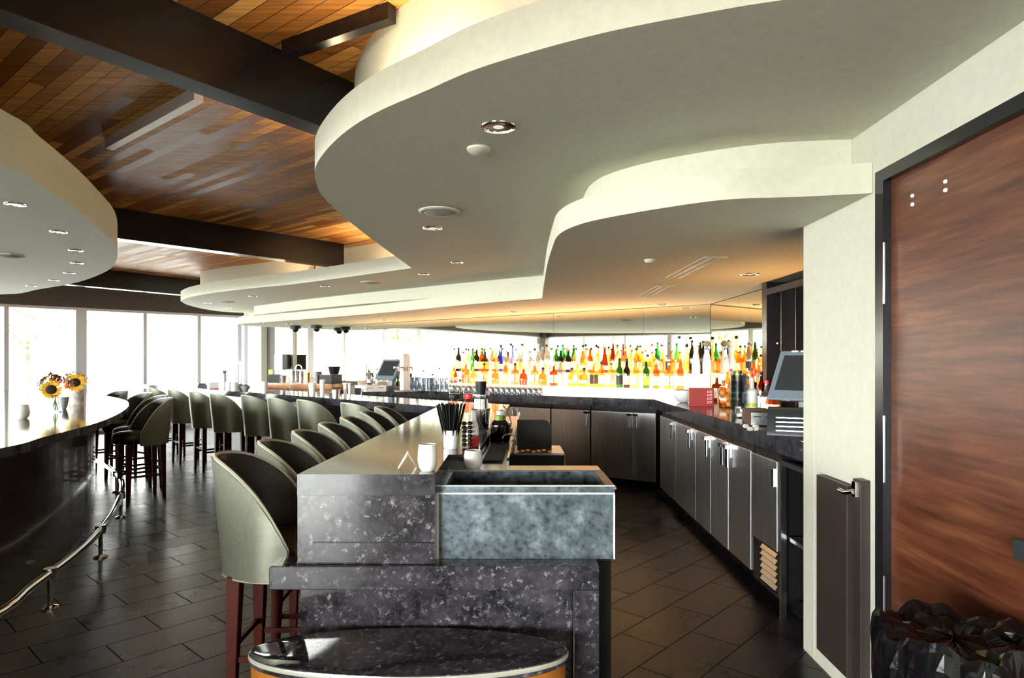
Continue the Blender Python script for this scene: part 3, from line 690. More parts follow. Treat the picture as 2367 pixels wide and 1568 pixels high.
# undercounter cooler with louvre, and open rack
ya, yb = rc(1736), rc(1796)
cl = thing('undercounter_cooler', 'undercounter steel cooler with louvred vent at its foot', 'cooler', (1.7, (ya+yb)/2, 0))
MB().box(1.50, 2.0, yb, ya, 0.08, 0.895).build('cooler_body', M['black'], cl)
dr = MB().box(1.478, 1.499, yb+0.01, ya-0.01, 0.34, 0.845).build('door', M['doorsteel'], cl, bevel=0.003)
h = MB().box(1.462, 1.477, yb+0.035, yb+0.05, 0.70, 0.80).build('handle', M['chrome'], cl); h.parent = dr; h.location = (0,0,0)
lv = MB()
for i in range(6):
    z = 0.11 + i*0.037
    lv.add([(1.484, yb+0.05, z), (1.484, ya-0.12, z), (1.499, ya-0.12, z+0.022), (1.499, yb+0.05, z+0.022), (1.487, yb+0.05, z-0.003), (1.487, ya-0.12, z-0.003), (1.502, ya-0.12, z+0.019), (1.502, yb+0.05, z+0.019)],
           [(0,1,2,3), (7,6,5,4), (0,4,5,1), (1,5,6,2), (2,6,7,3), (3,7,4,0)])
lv.build('louvre', M['steel'], cl)
fr_ = MB(); fr_.box(1.49, 1.5, yb, yb+0.03, 0.08, 0.34); fr_.box(1.49, 1.5, ya-0.1, ya, 0.08, 0.34); fr_.box(1.49, 1.5, yb+0.03, ya-0.1, 0.08, 0.095); fr_.build('vent_frame', M['frame'], cl)
ob = thing('open_rack', 'open dark undercounter bay with steel frame by the white pier', 'rack', (1.7, 3.3, 0))
g = MB(); g.box(1.48, 1.51, 3.19, 3.215, 0.0, 0.86); g.box(1.48, 1.51, rc(1800)-0.02, rc(1800), 0.0, 0.86); g.box(1.48, 1.51, 3.215, rc(1800)-0.02, 0.835, 0.86); g.build('rack_frame', M['steel'], ob)
MB().box(1.52, 2.0, 3.2, rc(1800)-0.02, 0.42, 0.44).build('shelf', M['steel'], ob)
MB().box(2.0, 2.02, 3.2, rc(1800)-0.02, 0.02, 0.86).build('rack_back', M['black'], ob)
tg = MB()
for i in range(10):
    y = 3.22 + 0.028*(i % 6); tg.tube([(1.56+0.03*i, y, 0.46), (1.53+0.03*i, y+0.06, 0.62+0.02*(i%3)), (1.6+0.02*i, y+0.05, 0.78)], 0.009, 5)
tag(tg.build('hose_bundle', M['rubber'], None), 'tangle of black hoses on the shelf of the open rack', 'hoses')
# side shelves (dark wine rack) beyond the side mirror
rk = thing('wine_rack', 'tall dark wine rack in the niche behind the white pier', 'rack', (2.1, 4.3, 0))
g = MB(); g.box(2.08, 2.26, 5.30, 5.40, 1.0, 2.055); g.box(2.08, 2.26, 3.2, 5.30, 1.95, 2.0); g.box(2.08, 2.26, 3.2, 3.24, 1.0, 1.95); g.build('rack_case', M['frame'], rk)
MB().box(2.22, 2.262, 3.24, 5.29, 1.0, 1.948).build('rack_back', M['brownwall'], rk)
for i in range(7):
    y = 3.5 + i*0.26; MB().box(2.10, 2.215, y, y+0.012, 1.0, 1.948).build('divider', M['frame'], rk)
MB().sphere((2.085, 5.1, 1.55), 0.006, 8).build('indicator_light', emit('red_led', (1, 0.3, 0.3), 12), rk)
# folding gate on the pier
gt = thing('counter_gate', 'dark brown hinged half gate folded against the white pier', 'gate', (1.38, 2.78, 0))
g = MB(); g.prism([(wx(2.92)-0.045, 2.925), (wx(2.65)-0.045, 2.645), (wx(2.65)-0.018, 2.645), (wx(2.92)-0.018, 2.925)], 0.11, 0.895)
g.build('gate_leaf', M['gate'], gt, bevel=0.002)
g = MB(); g.prism([(wx(2.6)-0.040, 2.605), (wx(2.55)-0.040, 2.545), (wx(2.55)-0.001, 2.545), (wx(2.6)-0.001, 2.605)], 0.0, 0.935)
g.build('gate_post', M['gate'], gt, bevel=0.002)
g = MB(); g.box(wx(2.6)-0.049, wx(2.6)-0.041, 2.572, 2.598, 0.865, 0.925); g.tube([(wx(2.6)-0.048, 2.585, 0.885), (wx(2.6)-0.058, 2.63, 0.872), (wx(2.6)-0.054, 2.68, 0.872)], 0.011, 10); g.build('latch', M['chrome'], gt)
# bin with black bag
bb = thing('waste_bin', 'waste bin lined with a shiny black bin bag', 'bin', (1.15, 1.69, 0))
MB().lathe([(0.0, 0.0), (0.15, 0.0), (0.165, 0.60), (0.16, 0.62)], (1.15, 1.69, 0), 24).build('bin_body', M['black'], bb)
vs, fs = [], []; N = 72; R = 14
prof = [(0.172, 0.30), (0.176, 0.42), (0.18, 0.55), (0.184, 0.64), (0.182, 0.685), (0.172, 0.705), (0.155, 0.70), (0.14, 0.685), (0.11, 0.69), (0.08, 0.675), (0.04, 0.68), (0.0, 0.68)]
for j, (r, z) in enumerate(prof):
    for i in range(N):
        a = 2*PI*i/N; am = 0.011 if j < 9 else 0.02
        rr = r + am*(math.sin(a*9+z*7) * 0.5 + math.sin(a*17+z*23)*0.35 + random.uniform(-0.25, 0.25)) * (1 if r > 0 else 0)
        zz = z + (0.014*math.sin(a*5+1) + 0.008*math.sin(a*13)) * (1 if 2 < j < 8 else 0.4)
        vs.append((1.15 + rr*math.cos(a), 1.69 + rr*math.sin(a), zz))
for j in range(len(prof)-1):
    for i in range(N): fs.append((j*N+i, j*N+(i+1)%N, (j+1)*N+(i+1)%N, (j+1)*N+i))
MB().add(vs, fs, False).build('bin_bag', M['bag'], bb)
# ================================================================ CEILING FIXTURES
def fixture(kind, u, v, z, r, label, group, cat):
    p = P(u, v, z); t = thing(kind, label, cat, (p.x, p.y, z), 0, group)
    c = (p.x, p.y, z)
    if kind == 'downlight':
        MB().lathe([(r*0.80, -0.001), (r*0.82, -0.006), (r, -0.004), (r*1.02, -0.0005)], c, 28).build('trim_ring', M['chrome'], t)
        MB().lathe([(0.0, -0.0025), (r*0.30, -0.0025)], c, 20).build('bulb', M['bulb'], t)
        MB().lathe([(r*0.3, -0.0022), (r*0.55, -0.0035), (r*0.8, -0.001)], c, 28).build('reflector', M['chrome'], t)
    elif kind == 'ceiling_speaker':
        MB().lathe([(0.0, -0.024), (r*0.4, -0.021), (r*0.7, -0.014), (r*0.88, -0.004)], c, 32).build('grille', M['grille'], t)
        MB().lathe([(r*0.86, -0.001), (r*0.88, -0.012), (r, -0.006), (r*1.01, -0.0005)], c, 32).build('rim', M['paint'], t)
    else:
        MB().lathe([(0.0, -0.022), (r*0.7, -0.022), (r, -0.010), (r, -0.0005)], c, 24).build('cover', M['paint'], t)
    return t
M['bulb'] = emit('warm_bulb', (1.0, 0.9, 0.75), 0.5)
M['grille'] = mat('speaker_grille', (0.40, 0.40, 0.33), 0.7, noise=0.2, nscale=120)
zA, zB = 2.325, 2.06
for (u, v, z, r, l) in [
    (1152,293,zA,0.068,'large recessed downlight on the upper soffit, nearest the camera'), (1000,527,zA,0.068,'recessed downlight just beyond the round ceiling speaker'),
    (1057,607,zA,0.06,'recessed downlight near the lower soffit edge on the upper soffit'), (980,634,zA,0.06,'recessed downlight below the soffit corner point'),
    (752,662,zA,0.06,'recessed downlight midway along the upper soffit wing'), (585,685,zA,0.06,'recessed downlight towards the upper soffit tip'),
    (480,701,zA,0.06,'recessed downlight at the rounded tip of the upper soffit'), (528,712,zA,0.05,'small downlight hard by the back of the upper soffit tip'),
    (1733,634,zB,0.068,'recessed downlight glowing over the right back counter'), (1187,721,zB,0.06,'recessed downlight over the middle of the mirror'),
    (890,740,zB,0.06,'recessed downlight over the point-of-sale terminal'), (1530,704,zB,0.06,'recessed downlight over the bottle display'), (603,746,zB,0.05,'small downlight at the lower soffit tip'), (668,749,zB,0.05,'small downlight near the black ceiling cameras')]:
    fixture('downlight', u, v, z, r, l, 'recessed downlights', 'downlight')
for (u, v, l) in [(35,472,'largest'), (135,536,'second'), (175,579,'third'), (178,608,'fourth'), (160,631,'fifth'), (125,648,'sixth'), (72,661,'seventh')]:
    fixture('downlight', u, v, zA, 0.055, 'recessed downlight under the rounded island soffit, %s from the left edge inwards' % l if l != 'largest' else 'recessed downlight under the island soffit, nearest of the curved row', 'island soffit downlights', 'downlight')
fixture('ceiling_speaker', 1015, 488, zA, 0.125, 'large round ceiling speaker between two downlights', 'round ceiling speakers', 'speaker')
fixture('ceiling_speaker', 858, 652, zA, 0.12, 'round ceiling speaker above the mirrored bar wing', 'round ceiling speakers', 'speaker')
fixture('ceiling_speaker', 524, 697, zA, 0.12, 'round ceiling speaker near the upper soffit tip', 'round ceiling speakers', 'speaker')
fixture('ceiling_speaker', 18, 590, zA, 0.12, 'round ceiling speaker under the island soffit at the left edge', 'round ceiling speakers', 'speaker')
fixture('smoke_detector', 1107, 343, zA, 0.052, 'small white smoke detector beside the largest downlight', None, 'smoke detector')
fixture('smoke_detector', 1502, 600, zB, 0.035, 'small round sprinkler cover on the lower soffit', None, 'sprinkler cover')
for (a, b, l) in [(((1560,642),(1655,594)), 0.055, 'long slot air diffuser in the lower soffit, nearer one'), (((1492,686),(1538,661)), 0.055, 'long slot air diffuser in the lower soffit, farther one')]:
    p, q = P(*a[0], zB), P(*a[1], zB); t = thing('slot_diffuser', l, 'air vent', ((p.x+q.x)/2, (p.y+q.y)/2, zB), 0, 'slot air diffusers')
    MB().seg(p, q, -0.075, 0.075, zB-0.004, zB-0.0005).build('frame', M['paint'], t)
    for k in (-0.03, 0.03): MB().seg(p, q, k-0.013, k+0.013, zB-0.0055, zB-0.0045).build('slot', M['black'], t)
for u0, u1, l in ((542, 566, 'small square air grille on the drum over the bar wing'), (708, 737, 'grey air grille partly hidden by the dark beam end')):
    um = (u0+u1)/2; r = (um-CX)/F
    # find the drum wall along this ray
    best = None
    for i in range(len(dr_front)-1):
        a, b = dr_front[i], dr_front[i+1]; d = b-a; den = (r*d.y - d.x)
        if abs(den) < 1e-9: continue
        k = (a.x - r*a.y)/den
        if 0 <= k <= 1 and (a+d*k).y > 4: best = (a+d*k, d.normalized())
    p, d = best
    if d.y < 0: d = -d
    wv = (u1-u0)/F*p.y*0.75
    t = MB().seg(p - d*wv/2, p + d*wv/2, 0.002, 0.02, 2.54, 2.70).build('air_grille', M['grille']); tag(t, l, 'air grille', 'wall air grilles')
for u, v, l in ((683, 753, 'black ceiling camera nearer the cream pier'), (732, 752, 'black ceiling camera right of its twin')):
    p = P(u, v, zB); t = thing('dome_camera', l, 'camera', (p.x, p.y, zB), 0, 'black ceiling cameras')
    MB().lathe([(0.10, -0.0005), (0.10, -0.06), (0.0, -0.06)], (p.x, p.y, zB), 16).build('housing', M['black'], t)
    MB().sphere((p.x, p.y, zB-0.062), 0.06, 14).build('dome', M['black'], t)

# ================================================================ LIT BOTTLE DISPLAY
ds = thing('bottle_display', 'stepped glowing white display shelf along the mirror', 'display shelf', (*mir(2.0, 0.3), 1.0))
s0, s1 = mir_u(1600, 0.45), mir_u(1058, 0.45)
def dpr(sa, sb, oa, ob, z0, z1): return MB().prism([mir(sa, oa), mir(sb, oa), mir(sb, ob), mir(sa, ob)], z0, z1)
dpr(s0, s1, 0.335, 0.60, 1.001, 1.105).build('lower_step', M['lit'], ds)
dpr(s0, s1, 0.03, 0.334, 1.001, 1.27).build('upper_step', M['lit'], ds)
# bottle shapes: (radius, z) profiles in metres
SH = {
 'round': [(0, 0), (0.036, 0), (0.038, 0.006), (0.038, 0.17), (0.032, 0.20), (0.016, 0.225), (0.014, 0.27)],
 'square': [(0, 0), (0.044, 0), (0.046, 0.006), (0.046, 0.155), (0.040, 0.18), (0.016, 0.20), (0.014, 0.245)],
 'slim': [(0, 0), (0.028, 0), (0.030, 0.006), (0.030, 0.20), (0.024, 0.235), (0.013, 0.265), (0.012, 0.315)],
 'squat': [(0, 0), (0.050, 0), (0.054, 0.01), (0.055, 0.09), (0.045, 0.135), (0.018, 0.16), (0.015, 0.20)],
 'wine': [(0, 0), (0.036, 0), (0.0385, 0.006), (0.0385, 0.17), (0.034, 0.205), (0.016, 0.235), (0.0135, 0.30)],
 'cone': [(0, 0), (0.045, 0), (0.047, 0.006), (0.043, 0.10), (0.026, 0.20), (0.015, 0.25), (0.0135, 0.31)],
 'tall': [(0, 0), (0.030, 0), (0.033, 0.01), (0.030, 0.12), (0.018, 0.20), (0.014, 0.33), (0.016, 0.36)],
}
BC = {'amber': clear('amber_liquor', (1.0, 0.60, 0.22), 0.4, 0.03, 0.22, (1.0, 0.42, 0.10)), 'orange': clear('orange_liquor', (0.95, 0.45, 0.14), 0.4, 0.03, 0.25, (1.0, 0.28, 0.06)),
      'clear': clear('clear_spirit', (0.60, 0.64, 0.66), 0.9, 0.05, 0.12, (1, 1, 1)), 'green': clear('green_bottle_glass', (0.07, 0.32, 0.07), 0.35, 0.03, 0.15, (0.05, 0.5, 0.06)),
      'dark': clear('dark_bottle_glass', (0.05, 0.025, 0.02), 0.35, 0.03, 0.3, (0.05, 0.02, 0.02)), 'brown': clear('brown_bottle_glass', (0.35, 0.10, 0.04), 0.35, 0.03, 0.3, (0.4, 0.08, 0.03)),
      'gold': clear('golden_liquor', (1.0, 0.80, 0.42), 0.4, 0.03, 0.20, (1.0, 0.65, 0.2)), 'blue': clear('blue_bottle_glass', (0.03, 0.15, 0.9), 0.35, 0.03, 0.45, (0.02, 0.12, 1.0)), 'red': clear('red_liquor', (0.85, 0.22, 0.06), 0.3, 0.03, 0.3, (0.9, 0.12, 0.03)), 'white': M['white']}
CAP = {'black': M['black'], 'red': mat('red_cap', (0.6, 0.03, 0.03), 0.35), 'gold': mat('gold_cap', (0.7, 0.45, 0.12), 0.3, 0.6), 'green': mat('dark_green_cap', (0.02, 0.12, 0.04), 0.4), 'grey': mat('grey_cap', (0.3, 0.3, 0.3), 0.35), 'white': M['whitepl'], 'cork': mat('cork_stopper', (0.25, 0.22, 0.10), 0.7)}
LB = {'cream': mat('cream_label', (0.82, 0.74, 0.55), 0.6), 'white': mat('white_label', (0.88, 0.86, 0.82), 0.6), 'black': mat('black_label', (0.03, 0.03, 0.03), 0.5), 'yellow': mat('yellow_label', (0.85, 0.60, 0.10), 0.6), 'red': mat('red_label', (0.55, 0.05, 0.04), 0.6), 'green': mat('lime_label', (0.45, 0.7, 0.1), 0.6)}
cache = {}
CN = {'amber': 'amber whisky', 'orange': 'orange-brown liquor', 'clear': 'clear spirit', 'green': 'green glass', 'dark': 'dark glass', 'brown': 'brown glass', 'gold': 'golden liquor', 'blue': 'bright blue glass', 'red': 'red liqueur', 'white': 'white porcelain'}
def bottle(shape, col, cap, lb, loc, label, group, sc=1.0, mark=False):
    key = (shape, col, cap, lb)
    if key in cache and not mark:
        return dup(cache[key], loc, random.uniform(0, 6.28) if shape != 'square' else cache[key].rotation_euler.z, label, group, sc)
    t = thing('liquor_bottle', label, 'bottle', loc, 0, group, absolute=False)
    pr = SH[shape]; n = 4 if shape == 'square' else 18
    if shape == 'square':
        pr2 = [(r*1.12, z) for r, z in pr[:4]] + pr[4:]
        mb = MB().lathe(pr2[:5] , (0,0,0), 4, smooth=False); mb.lathe([(0.02, pr[4][1]-0.004)] + pr[5:], (0,0,0), 12)
        t.rotation_euler.z = PI/4 + math.radians(38.5)
    else: mb = MB().lathe(pr, (0,0,0), n)
    body = mb.build('bottle_body', BC[col], t)
    zt = pr[-1][1]; rt = pr[-1][0]
    MB().lathe([(0, zt-0.002), (rt*1.15, zt-0.002), (rt*1.2, zt+0.004), (rt*1.15, zt+0.026), (0, zt+0.028)], (0,0,0), 12).build('stopper', CAP[cap], t)
    if lb:
        za = pr[2][1] + 0.03; zb = min(pr[3][1] - 0.01, za + 0.10); r0 = pr[2][0]; r1 = pr[3][0]
        if n == 4:
            r0 = r0*1.12/math.sqrt(2) + 0.0006; m = MB()
            for k in range(4):
                a = PI/4 + k*PI/2; c_, s_ = math.cos(a), math.sin(a); w_ = r0*0.85
                m.add([(c_*r0 - s_*q, s_*r0 + c_*q, z) for q, z in ((-w_, za), (w_, za), (w_, zb), (-w_, zb))], [(0,1,2,3)])
            m.build('paper_label', LB[lb], t)
        else: MB().lathe([(r0+0.0008, za), (r1+0.0008 if shape not in ('cone', 'tall') else r0 - (r0-r1)*0.7 + 0.001, zb)], (0,0,0), n).build('paper_label', LB[lb], t)
    t.scale = (sc,)*3
    if not mark: cache[key] = t
    return t
def neck(col, cap, lb, shape):
    s = {'round': 'round-shouldered', 'square': 'square', 'slim': 'slim', 'squat': 'squat', 'wine': 'wine-style', 'cone': 'tapering', 'tall': 'very tall'}[shape]
    return '%s %s bottle with %s cap%s' % (s, CN[col], cap, '' if not lb else ' and %s label' % lb)
# lower row, u positions as in the photo
row1 = [(1052,'squat','orange','gold','cream'),(1075,'square','orange','gold',None),(1098,'squat','amber','gold','white'),(1120,'square','amber','black','cream'),(1143,'squat','orange','gold',None),(1166,'round','amber','gold','cream'),
 (1189,'square','orange','black','cream'),(1211,'squat','red','gold',None),(1233,'square','amber','gold','white'),(1256,'squat','orange','black',None),(1279,'square','red','gold','cream'),(1297,'round','clear','grey','white'),(1319,'squat','amber','black','cream'),(1334,'square','gold','gold','cream'),(1351,'squat','amber','black','white'),(1371,'square','amber','gold','black'),
 (1390,'round','amber','black','white'),(1411,'square','gold','cork','white'),(1431,'wine','green','black','black'),(1448,'wine','dark','black','cream'),(1471,'round','gold','cork','cream'),(1493,'wine','green','gold','yellow'),(1518,'round','orange','gold','white'),(1544,'square','amber','gold','white'),(1572,'round','orange','cork','white')]
for i, (u, sh, c, cp, lb) in enumerate(row1):
    s = mir_u(u, 0.47); p = mir(s, 0.47 + random.uniform(-0.03, 0.03))
    bottle(sh, c, cp, lb, (p.x, p.y, 1.1055), neck(c, cp, lb, sh) + ', %s in lower row' % ORD[i+1], 'liquor bottles on the lower step', random.uniform(1.00, 1.08))
row2 = [(1050,'slim','clear','black','white'),(1060,'wine','dark','black','cream'),(1071,'round','gold','red',None),(1083,'slim','amber','black','white'),(1093,'wine','green','green',None),(1102,'wine','dark','gold','cream'),(1112,'round','orange','gold','white'),(1121,'square','brown','black','yellow'),(1134,'slim','clear','green','white'),(1146,'square','orange','gold','cream'),
 (1158,'tall','blue','black','white'),(1170,'round','clear','grey',None),(1181,'tall','clear','black','white'),(1193,'round','clear','grey','cream'),(1202,'square','clear','white','green'),(1213,'slim','clear','white','white'),(1225,'square','clear','grey','white'),(1236,'round','clear','black',None),(1243,'tall','clear','white','white'),(1254,'slim','clear','grey','white'),(1264,'slim','clear','black',None),
 (1275,'round','clear','green',None),(1285,'wine','green','gold','white'),(1296,'round','dark','black','cream'),(1301,'slim','green','green','white'),(1314,'round','dark','red','white'),(1331,'round','gold','green','white'),(1347,'cone','gold','black','white'),(1354,'slim','clear','black','white'),(1366,'round','orange','black','cream'),(1383,'slim','amber','black','cream'),
 (1398,'cone','brown','gold','white'),(1417,'slim','brown','red','white'),(1427,'wine','amber','green','cream'),(1437,'round','clear','cork','white'),(1446,'round','gold','gold','cream'),(1457,'slim','amber','green','white'),(1471,'round','orange','black','cream'),(1485,'square','amber','red','white'),(1497,'squat','gold','black','cream'),(1507,'cone','gold','red','yellow'),(1520,'slim','green','green','white'),(1532,'square','amber','gold','cream'),(1545,'slim','clear','green','black'),(1550,'square','amber','cork','yellow')]
for i, (u, sh, c, cp, lb) in enumerate(row2[:45]):
    off = 0.20 + (0.06 if i % 2 else -0.07); s = mir_u(u, off); p = mir(s, off)
    w_ = ORD[i+1] if i + 1 < len(ORD) else 'last'
    bottle(sh, c, cp, lb, (p.x, p.y, 1.2705), neck(c, cp, lb, sh) + ', %s in upper row' % w_, 'liquor bottles on the upper step', random.uniform(0.95, 1.08))
for i, (u, sh, c, cp, lb, l) in enumerate([(1570,'tall','gold','black','white','very tall slender golden bottle with a ball stopper'), (1587,'round','gold','black','yellow','golden bottle with a tall black stopper beside porcelain bottles'), (1600,'slim','dark','black',None,'dark slim bottle left of the plain porcelain bottle'), (1619,'slim','dark','gold',None,'dark bottle standing between the two porcelain bottles')]):
    off = 0.16; p = mir(mir_u(u, off), off); bottle(sh, c, cp, lb, (p.x, p.y, 1.2705), l, 'tall bottles at the right end', 1.12)
# porcelain bottles
for i, (u, mk, l) in enumerate([(1609, False, 'tall waisted white porcelain bottle, plain'), (1634, True, 'tall waisted white porcelain bottle with blue crown and scroll')]):
    off = 0.24; p = mir(mir_u(u, off), off); t = thing('porcelain_bottle', l, 'bottle', (p.x, p.y, 1.2705), 0, 'white porcelain bottles', absolute=False)
    MB().lathe([(0, 0), (0.040, 0), (0.046, 0.01), (0.048, 0.09), (0.042, 0.15), (0.026, 0.24), (0.028, 0.30), (0.0, 0.305)], (0,0,0), 20).build('bottle_body', M['white'], t)
    MB().sphere((0,0,0.335), 0.042, 14, sz=0.85).build('stopper', M['white'] if not mk else CAP['cork'], t)
    if mk:
        bl = mat('cobalt_mark', (0.02, 0.03, 0.45), 0.3); dv = Vector((-p.x, -p.y)).normalized(); ang = math.atan2(dv.y, dv.x)
        m = MB()
        def on(a, z, e=0.0012):
            r = 0.0285 + (0.02 * max(0, (0.26 - z)) / 0.2) + e; return (r*math.cos(ang+a), r*math.sin(ang+a), z)
        m.add([on(-0.7, 0.262), on(0.7, 0.262), on(0.75, 0.30), on(0.4, 0.278), on(0.0, 0.305), on(-0.4, 0.278), on(-0.75, 0.30)], [(0, 1, 2, 3), (0, 3, 4, 5), (0, 5, 6)])
        m.build('crown_mark', bl, t)
        m = MB(); m.tube([(lambda q: (on(0.55*math.cos(q*1.1)*(1-q/7), 0.15 + 0.045*math.sin(q*1.1)*(1-q/8), 0.002)))(q*0.35) for q in range(14)], 0.002, 5); m.build('scroll_mark', bl, t)
# side bottles in front of the side mirror
side = [(1657,6.55,2.10,'square','brown','gold','cream','brown liquor bottle in the corner by the side mirror'), (1672,6.3,2.02,'squat','orange','cork','yellow','wide amber jar-like bottle left of the green wine bottles'),
 (1682,6.7,2.15,'slim','amber','white','white','slim amber bottle with white cap in front of the side mirror'), (1697,5.9,2.0,'wine','green','green','cream','olive green wine bottle nearest the corner'), (1711,5.75,2.02,'wine','green','black','yellow','green wine bottle with black foil beside the first'),
 (1728,5.55,2.03,'round','clear','grey','white','clear bottle with white label behind the glass stack'), (1745,5.7,2.12,'squat','dark','black','green','squat dark bottle with lime label in front of side mirror'), (1760,5.3,2.02,'slim','brown','black','white','slim brown syrup bottle near the terminal'),
 (1772,5.5,2.00,'square','clear','red','white','square clear bottle with a red cap by the wine rack'), (1786,5.35,2.00,'squat','orange','white','white','short orange bottle next to the terminal screen'), (1690,6.2,2.14,'cone','orange','red','white','tapering orange bottle close to the side mirror'), (1720,6.1,2.16,'round','amber','black','red','round amber bottle touching the side mirror'), (1751,6.0,2.18,'round','gold','grey','white','golden bottle touching the side mirror')]
for (u, Y, x, sh, c, cp, lb, l) in side:
    r = (u-CX)/F; Y = x/r
    bottle(sh, c, cp, lb, (x, Y, 1.0), l, 'bottles by the side mirror', 1.0 if Y > 5.6 else 0.95)

# ---------------------------------------------------------------- glassware
def stemglass():
    t = thing('wine_glass', '', 'wine glass', (0,0,0), 0, None, absolute=False)
    MB().lathe([(0.0, 0.185), (0.033, 0.184), (0.034, 0.182), (0.005, 0.178), (0.004, 0.10), (0.012, 0.09), (0.036, 0.07), (0.040, 0.04), (0.036, 0.0), (0.034, 0.0), (0.0375, 0.04), (0.030, 0.07), (0.0, 0.088)], (0,0,0), 14).build('glass_bowl', M['cutglass'], t)
    return t
wg = None; k = 0
for r_ in range(2):
    for i in range(17):
        off = 0.66 + 0.085*r_; s = mir_u(1042 + i*12.6 + r_*6, off); p = mir(s, off)
        l = 'upturned stemmed glass in the %s row before the bottles, near its %s' % ('back' if r_ == 0 else 'front', ['left end', 'middle', 'right end'][min(2, i//6)])
        if wg is None: wg = stemglass(); wg.location = (p.x, p.y, 1.0); wg['label'] = l; g_ = wg
        else: g_ = dup(wg, (p.x, p.y, 1.0), 0, l)
        g_['group'] = 'upturned wine glasses, %s row, %s' % ('back' if r_ == 0 else 'front', ['left', 'middle', 'right'][min(2, i//6)])
tm = None
for lay in range(2):
    for i in range(9):
        for r_ in range(2):
            off = 0.55 + 0.09*r_; p = mir(mir_u(948 + i*10.4 + r_*4, off), off); z = 1.0 + lay*0.091
            l = 'cut rocks glass in the %s layer, %s of the tumbler stack' % (['bottom', 'top'][lay], 'left half' if i < 5 else 'right half')
            if tm is None:
                tm = MB().lathe([(0, 0), (0.030, 0), (0.036, 0.004), (0.038, 0.09), (0.035, 0.09), (0.032, 0.012), (0, 0.010)], (0,0,0), 12, smooth=False).build('rocks_glass', M['cutglass'], None, (0,0,0)); tag(tm, l, 'glass'); o = tm; o.location = (p.x, p.y, z)
            else: o = tm.copy(); C.objects.link(o); o.location = (p.x, p.y, z); o['label'] = l
            o['group'] = 'stacked rocks glasses, %s layer %s' % (['bottom', 'top'][lay], 'left' if i < 5 else 'right')

# ---------------------------------------------------------------- point-of-sale terminals
def pos(x, y, z, rz, sc, label, tilt=0.30):
    t = thing('sales_terminal', label, 'terminal', (x, y, z), rz, None, absolute=False)
    # screen head leaning back; local front is -y
    def head(w, h, d, off, zc, tl):
        ct, st_ = math.cos(tl), math.sin(tl); v = []
        for yy in (0, d):
            for (xx, zz) in ((-w, -h), (w, -h), (w, h), (-w, h)):
                inset = 0.86 if yy else 1.0
                v.append((xx*inset, off + yy*ct + zz*inset*st_ , zc + zz*inset*ct - yy*st_*0.6))
        return MB().add(v, [(0,1,2,3), (7,6,5,4), (0,4,5,1), (1,5,6,2), (2,6,7,3), (3,7,4,0)])
    hd = head(0.165, 0.165, 0.085, -0.03, 0.28, 0.60).build('screen_housing', M['greydev'], t, bevel=0.012)
    head(0.130, 0.115, 0.004, -0.026, 0.292, 0.60).build('screen', M['screen'], t)
    m = MB(); m.box(-0.12, 0.12, -0.09, -0.075, 0.125, 0.150)
    MB().box(-0.04, 0.04, 0.0, 0.06, 0.05, 0.20).build('stand_neck', M['greydev'], t, bevel=0.01)
    MB().lathe([(0, 0.0), (0.14, 0.0), (0.14, 0.03), (0.10, 0.055), (0, 0.06)], (0, 0.02, 0), 24, 1, 0.8).build('stand_base', M['greydev'], t)
    bt = MB()
    for q in (-0.09, -0.04): bt.box(q, q+0.035, 0.040, 0.054, 0.405, 0.413)
    bt.build('button_strip', M['whitepl'], t)
    t.scale = (sc,)*3; return t
pt = PY(893, 9.15)
pos(pt.x + 0.03, pt.y + 0.10, 1.0, math.radians(-30), 1.08, 'black touch screen sales terminal standing left on the back counter')
pos(1.83, 4.05, 1.0, math.radians(-46), 1.15, 'blue-grey touch screen sales terminal beside the white pier')
t = thing('receipt_printer', 'white receipt printer box under the left terminal', 'printer', (pt.x-0.10, pt.y-0.24, 1.0), math.radians(28), None, absolute=False)
MB().box(-0.16, 0.12, -0.10, 0.14, 0.0, 0.084).build('printer_body', M['whitepl'], t, bevel=0.004)
sl_ = MB(); sl_.box(-0.13, -0.05, -0.1015, -0.1005, 0.05, 0.056); sl_.box(0.0, 0.08, -0.1015, -0.1005, 0.05, 0.056); sl_.build('paper_slot', M['black'], t)
t = thing('cash_drawer', 'steel-fronted cash drawer with two slots under the right terminal', 'cash drawer', (1.65, 4.22, 1.0), math.radians(-12), None, absolute=False)
MB().box(-0.12, 0.03, -0.16, 0.20, 0.0, 0.09).build('drawer_body', M['black'], t, bevel=0.004)
MB().box(-0.115, 0.025, -0.168, -0.161, 0.006, 0.084).build('drawer_front', M['steel'], t)
MB().box(-0.10, -0.055, -0.1695, -0.1685, 0.055, 0.061).build('coin_slot', M['black'], t); MB().box(-0.03, 0.012, -0.1695, -0.1685, 0.055, 0.061).build('coin_slot', M['black'], t)
t = thing('receipt_roll_printer', 'domed black and silver receipt printer against the white pier', 'printer', (1.545, 3.63, 1.0), math.radians(-25), None, absolute=False)
t.scale = (1.15,)*3
MB().add([(x, 0.10*math.cos(q) - 0.0, 0.13*math.sin(q)) for x in (-0.09, 0.09) for q in [PI*k/10 for k in range(11)]], [list(range(11)), list(range(21, 10, -1))] + [(k, k+11, k+12, k+1) for k in range(10)] + [(0, 10, 21, 11)], True).build('dome_cover', M['screen'], t)
m = MB()
for q in range(4): m.box(-0.05, 0.07, -0.112+q*0.006, -0.104+q*0.006, 0.022+q*0.02, 0.027+q*0.02)
m.build('roller_slats', M['steel'], t)

